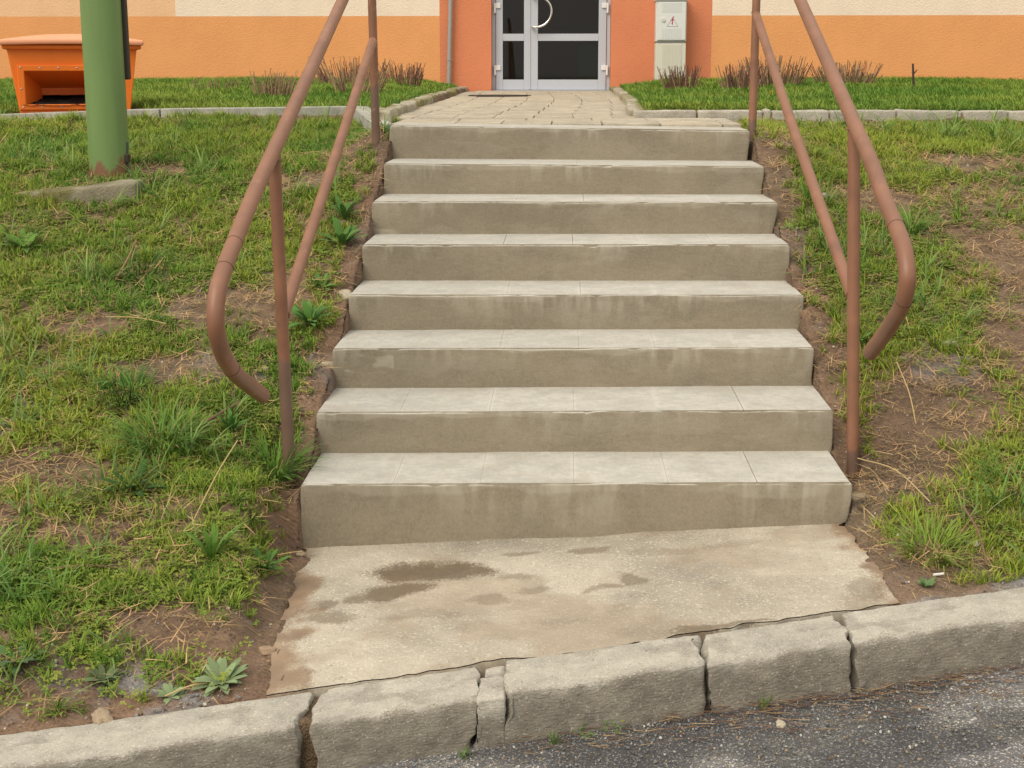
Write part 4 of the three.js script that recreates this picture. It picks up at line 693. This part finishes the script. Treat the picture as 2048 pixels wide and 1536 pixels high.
plant('plantain', 1.1, -0.85, rosette(55, 10, 0.11, 0.016, 0.2, 1.0, 0.8, GA), 'narrow weed beside the third step next to the post', 'weed');
plant('plantain', 1.08, -1.95, rosette(56, 12, 0.11, 0.016, 0.2, 1.0, 0.8, GA), 'narrow weed beside the sixth step under the lower rail of the bare bank', 'weed');

// cut back shrubs in the lawn
function shrub(x, z, w, d, h, n, seed, label, tone) {
  const R = rng(seed), L = new Leafy(), F = new Leafy(); const o = group('cut_back_shrub', x, ground(x, z) - 0.02, z); tag(o, label, 'shrub', 'cut back shrubs along the wall');
  for (let k = 0; k < n; k++) {
    const a = R() * 6.28, r = Math.sqrt(R()), bx = Math.cos(a) * r * w * 0.38, bz = Math.sin(a) * r * d * 0.5, hh = h * J(R, 0.45, 1.05), dx = Math.cos(a) * r * w * 0.2 + J(R, -0.03, 0.03), v = J(R, 0.55, 1.3), dark = R() < tone;
    const c = dark ? [0.17 * v, 0.085 * v, 0.06 * v] : [0.32 * v, 0.22 * v, 0.125 * v], t = V(bx + dx, hh, bz + J(R, -0.03, 0.03));
    L.stick(V(bx, 0, bz), t, J(R, 0.003, 0.0048), J(R, 0.002, 0.003), c);
    if (R() < 0.5) { const m = V(bx, 0, bz).lerp(t, J(R, 0.4, 0.8)); L.stick(m, m.clone().add(V(J(R, -0.04, 0.04), J(R, 0.03, 0.08), J(R, -0.03, 0.03))), 0.0025, 0.0018, c); }
    for (let q = 0; q < 3; q++) if (R() < 0.35) { const m = V(bx, 0, bz).lerp(t, J(R, 0.3, 1)); F.blade(m, R() * 6.28, J(R, 0.015, 0.03), 0.009, J(R, 0.2, 1.2), 0.3, 2, R() < 0.7 ? [0.11, 0.03, 0.022] : [0.16, 0.19, 0.04], 1); }
  }
  stuff(mesh('stems', L.geo(), dryM, o)); if (F.i.length) stuff(mesh('buds', F.geo(), dryM, o));
}
shrub(-3.0, -7.0, 0.5, 0.3, 0.14, 40, 201, 'low dry cut back shrub standing alone in the lawn near the bin', 0.15);
shrub(-2.25, -5.9, 0.42, 0.3, 0.23, 90, 202, 'pale cut back shrub close to the grey kerb', 0.15);
shrub(-1.72, -6.5, 0.5, 0.4, 0.22, 90, 203, 'pale cut back shrub with green shoots between the rail and the kerb', 0.2);
shrub(-2.0, -8.1, 0.75, 0.4, 0.3, 130, 204, 'wide cut back shrub with dark tips against the orange wall', 0.45);
shrub(-1.55, -8.6, 0.3, 0.3, 0.26, 60, 205, 'dark cut back shrub beside the lower handrail', 0.8);
shrub(-1.72, -9.6, 0.5, 0.3, 0.24, 60, 206, 'reddish cut back shrub nearest the drainpipe', 0.85);
shrub(0.98, -7.6, 0.36, 0.3, 0.24, 110, 207, 'dark reddish cut back shrub in front of the white cabinet', 0.85);
shrub(1.42, -7.0, 0.4, 0.3, 0.26, 110, 208, 'brown cut back shrub with spreading stems next to the cabinet shrub', 0.6);
shrub(1.85, -8.0, 0.6, 0.35, 0.32, 150, 209, 'tall cut back shrub behind the right upper post', 0.35);
shrub(2.62, -8.6, 0.62, 0.35, 0.26, 150, 210, 'wide low cut back shrub between the two rails', 0.35);
{ const R = rng(5), L = new Leafy(); for (let k = 0; k < 60; k++) L.blade(V(J(R, -0.3, 0.3), J(R, 0.03, 0.07), J(R, -0.12, 0.12)), R() * 6.28, J(R, 0.04, 0.12), J(R, 0.003, 0.006), J(R, 1.1, 1.6), 0, 2, [0.22, 0.13, 0.08].map((q) => q * J(R, 0.6, 1.3))); const o = mesh('cut_twigs', L.geo(), dryM); o.position.set(1.15, ground(1.15, -5.4), -5.4); stuff(o, 'heap of cut brown twigs lying on the lawn', 'twigs'); }
for (const [x, z, l] of [[1.35, -4.9, 'yellow dandelion flower beside the right upper post'], [2.95, -8.8, 'yellow dandelion flower close to the orange wall'], [3.5, -7.3, 'small yellow dandelion in the open lawn']]) {
  const o = group('dandelion', x, ground(x, z), z); tag(o, l, 'flower', 'dandelions in the lawn'); const L = new Leafy().stick(V(0, 0, 0), V(0.004, 0.075, 0), 0.003, 0.0025, [0.15, 0.22, 0.05]); mesh('stem', L.geo(), leafM, o);
  const F = new Leafy(), R = rng(9); for (let k = 0; k < 30; k++) F.blade(V(0.004, 0.074, 0), k * 2.4, 0.022 * J(R, 0.6, 1.1), 0.006, J(R, 0.4, 1.3), 0.3, 2, [0.75, 0.52, 0.02]); mesh('flower', F.geo(), dryM, o);
}
{ // one dead stalk standing by the wall side
  const x = 2.95, z = -7.4, o = mesh('dead_stalk', new Leafy().stick(V(0, 0, 0), V(-0.02, 0.24, 0), 0.012, 0.009, [0.06, 0.04, 0.03], 7).stick(V(-0.012, 0.15, 0), V(0.02, 0.19, 0), 0.006, 0.004, [0.06, 0.04, 0.03]).geo(), dryM); o.position.set(x, ground(x, z), z); tag(o, 'single dark dead stalk standing in the lawn beyond the rail', 'stalk');
}
// straws and twigs lying about
const straw = (name, a, b, r, col, label, sag = 0.01) => { const A = V(a[0], ground(a[0], a[1]) + a[2], a[1]), B = V(b[0], ground(b[0], b[1]) + b[2], b[1]), m = A.clone().lerp(B, 0.5).add(V(0.01, sag, 0)); const g = tube([A, m, B], r, 14, 6); addColor(g, () => col); const o = mesh(name, g, dryM); tag(o, label, name === 'twig' ? 'twig' : 'straw', 'loose straws and twigs'); };
const ST = [0.48, 0.36, 0.17], TW = [0.17, 0.1, 0.06];
straw('straw', [-1.2, 0.28, 0.01], [-1.14, -0.1, 0.1], 0.0022, ST, 'long pale straw leaning between the tussocks', 0.03);
straw('straw', [1.12, 0.15, 0.03], [0.98, -0.25, 0.1], 0.002, ST, 'pale straw leaning from the handrail post foot', 0.03);
straw('straw', [1.2, -0.35, 0.0], [1.16, -0.5, 0.14], 0.0022, ST, 'stiff pale straw sticking up beside the post', 0);
straw('straw', [-1.08, 0.98, 0.012], [-0.98, 0.93, 0.02], 0.0022, ST, 'short straw on bare soil beside the pale rosettes');
straw('straw', [-1.6, -0.85, 0.06], [-1.85, -0.88, 0.05], 0.002, ST, 'bent straw lying on the middle of the bank');
straw('twig', [-1.33, -0.2, 0.015], [-1.2, -0.38, 0.04], 0.006, TW, 'brown twig lying above the large tussock');
straw('twig', [-1.57, 0.52, 0.015], [-1.36, 0.5, 0.015], 0.004, TW, 'grey brown twig lying on the lower bank');
straw('twig', [-1.93, -1.25, 0.03], [-1.9, -1.45, 0.1], 0.005, [0.25, 0.15, 0.08], 'brown twig standing in the broad grass');
straw('twig', [1.22, 0.42, 0.02], [1.2, 0.22, 0.07], 0.004, TW, 'brown twig leaning by the white stone');
const rock = (x, z, sx, sy, sz, col, seed, label, name = 'stone') => { const g = new THREE.IcosahedronGeometry(1, 3); g.deleteAttribute('uv'); g.deleteAttribute('normal'); const m = mergeVertices(g, 1e-4), p = m.attributes.position; for (let k = 0; k < p.count; k++) { const q = V(p.getX(k), p.getY(k), p.getZ(k)), s = 0.45 + 1.1 * fbm(q.x * 1.8 + seed, q.y * 1.8, q.z * 1.8, 4); p.setXYZ(k, q.x * s * sx, clamp(q.y * s, -0.7, 0.75) * sy, q.z * s * sz); } m.computeVertexNormals(); const o = mesh(name, boxUV(m, 2), mat({ map: T.conc, color: lin(...col), roughness: 0.95 })); const y = z > kerbFront(x) ? roadY(x, z) : ground(x, z); o.position.set(x, y + sy * 0.15, z); o.rotation.y = seed; tag(o, label, 'stone', 'loose stones'); };
rock(-1.22, 1.06, 0.045, 0.018, 0.025, [0.9, 0.75, 0.6], 2, 'flat brown stone on soil beside the road kerb');
rock(-0.86, 0.74, 0.026, 0.018, 0.018, [0.8, 0.62, 0.48], 3, 'brown stone on the chippings by the apron');
rock(-1.21, 0.45, 0.022, 0.02, 0.018, [1.2, 1.1, 0.95], 4, 'pale stone above the grey chippings patch');
rock(1.22, 0.28, 0.03, 0.012, 0.022, [1.5, 1.45, 1.35], 5, 'white flat stone on the grass beside the apron');
rock(0.975, -0.15, 0.035, 0.022, 0.05, [0.85, 0.75, 0.6], 6, 'pale concrete lump between step and handrail post');
rock(-0.955, -1.24, 0.03, 0.03, 0.05, [1.15, 1.1, 1.0], 7, 'crumbled concrete lump beside the fourth step');
rock(-0.935, -0.74, 0.022, 0.035, 0.04, [1.0, 0.9, 0.75], 8, 'broken concrete edge piece beside the third step');
rock(-1.17, -0.65, 0.022, 0.018, 0.018, [1.2, 1.05, 0.8], 9, 'small tan stone behind the curled rail end');
rock(-0.9, 0.07, 0.016, 0.012, 0.014, [1.1, 0.95, 0.75], 10, 'tan pebble in the corner of the first riser');
rock(0.53, 1.0, 0.016, 0.012, 0.014, [1.2, 1.15, 1.05], 11, 'pale round pebble on the asphalt');
rock(1.42, -0.75, 0.03, 0.02, 0.02, [1.0, 0.95, 0.85], 12, 'grey stone on the bank below the bent rail');
rock(1.16, -2.05, 0.05, 0.02, 0.035, [1.1, 1.05, 0.95], 13, 'flat concrete piece beside the sixth step in the grass');
for (const [x, z, a, l] of [[1.0, 0.24, 1.2, 'cigarette butt with orange filter on soil beside the apron'], [1.07, 0.45, 0.3, 'white cigarette butt on the grass by the kerb']]) {
  const o = group('cigarette_butt', x, ground(x, z) + 0.016, z); o.rotation.y = a; tag(o, l, 'cigarette butt');
  mesh('paper', new THREE.CylinderGeometry(0.004, 0.004, 0.018, 10).rotateZ(Math.PI / 2).translate(0.009, 0, 0), mat({ color: lin(0.75, 0.73, 0.7) }), o); mesh('filter', new THREE.CylinderGeometry(0.0041, 0.0041, 0.016, 10).rotateZ(Math.PI / 2).translate(-0.008, 0, 0), mat({ color: x < 1.05 ? lin(0.6, 0.22, 0.05) : lin(0.72, 0.7, 0.65) }), o);
}
// debris in the gutter
{
  const R = rng(303), L = new Leafy(); for (let k = 0; k < 900; k++) { const x = J(R, -0.2, 1.7), q = Math.pow(R(), 2.2), z = kerbFront(x) + 0.012 + q * 0.16 - (x > 0.5 ? 0 : 0.02); if (R() > 0.25 + 0.75 * sm(-0.1, 0.6, x)) continue; const c = R(), v = J(R, 0.5, 1.2), col = c < 0.5 ? [0.2 * v, 0.1 * v, 0.05 * v] : c < 0.8 ? [0.36 * v, 0.25 * v, 0.12 * v] : [0.1 * v, 0.05 * v, 0.03 * v]; L.blade(V(x, roadY(x, z) + J(R, 0.004, 0.016), z), J(R, -0.5, 0.3) + (R() < 0.5 ? Math.PI : 0), J(R, 0.012, 0.075), J(R, 0.0018, 0.0035), 1.5 + J(R, -0.1, 0.1), J(R, -0.15, 0.15), 2, col); }
  stuff(mesh('gutter_litter', L.geo(), dryM), 'brown needles and straw bits swept along the gutter', 'litter');
  const list = [], mt = new THREE.Matrix4(), col = new THREE.Color(); for (let k = 0; k < 5200; k++) { const x = J(R, -0.5, 1.9), z = kerbFront(x) + 0.01 + Math.pow(R(), 1.5) * 0.5; list.push([x, z, R(), R(), R()]); }
  const im = new THREE.InstancedMesh(pebble(4), stoneM, list.length); im.name = 'loose_grit'; im.castShadow = im.receiveShadow = true; list.forEach(([x, z, a, b, c], k) => { const s = 0.0014 + 0.0032 * b * b * b; mt.compose(V(x, roadY(x, z) + 0.002 + s * 0.3, z), new THREE.Quaternion().setFromEuler(new THREE.Euler(a, c * 6, 0)), V(s, s, s)); im.setMatrixAt(k, mt); const v = 0.45 + 0.9 * c; im.setColorAt(k, a < 0.6 ? col.setRGB(0.17 * v, 0.175 * v, 0.18 * v) : a < 0.8 ? col.setRGB(0.2 * v, 0.15 * v, 0.09 * v) : col.setRGB(0.35 * v, 0.34 * v, 0.31 * v)); }); scene.add(im); stuff(im, 'loose grit lying on the asphalt along the kerb', 'grit');
  const gs = [[-0.05, 0.02], [0.1, 0.012], [-0.28, 0.02], [0.02, 0.02], [0.5, 0.01]]; gs.forEach(([x, dz], i) => { const z = kerbFront(x) + dz + 0.01, o = mesh('gutter_weed', i % 2 ? tuftHerb(60 + i) : tuftShort(60 + i, 12, 0.06), new THREE.MeshPhysicalMaterial({ color: lin(0.11, 0.2, 0.03), vertexColors: true, roughness: 0.75, side: THREE.DoubleSide, transmission: 0.25 })); o.scale.setScalar(0.75); o.position.set(x, roadY(x, z) + 0.005, z); tag(o, ['tiny grass tuft in the gutter by the middle of the long kerb stone', 'tiny clover seedling in the gutter beside a straw', 'tiny grass tuft in the gutter under the cracked kerb fragment', 'tiny clover seedling in the gutter alone on grit', 'tiny grass tuft in the gutter below the short kerb stone'][i], 'weed', 'weeds in the gutter'); });
}


renderer.render(scene, camera);
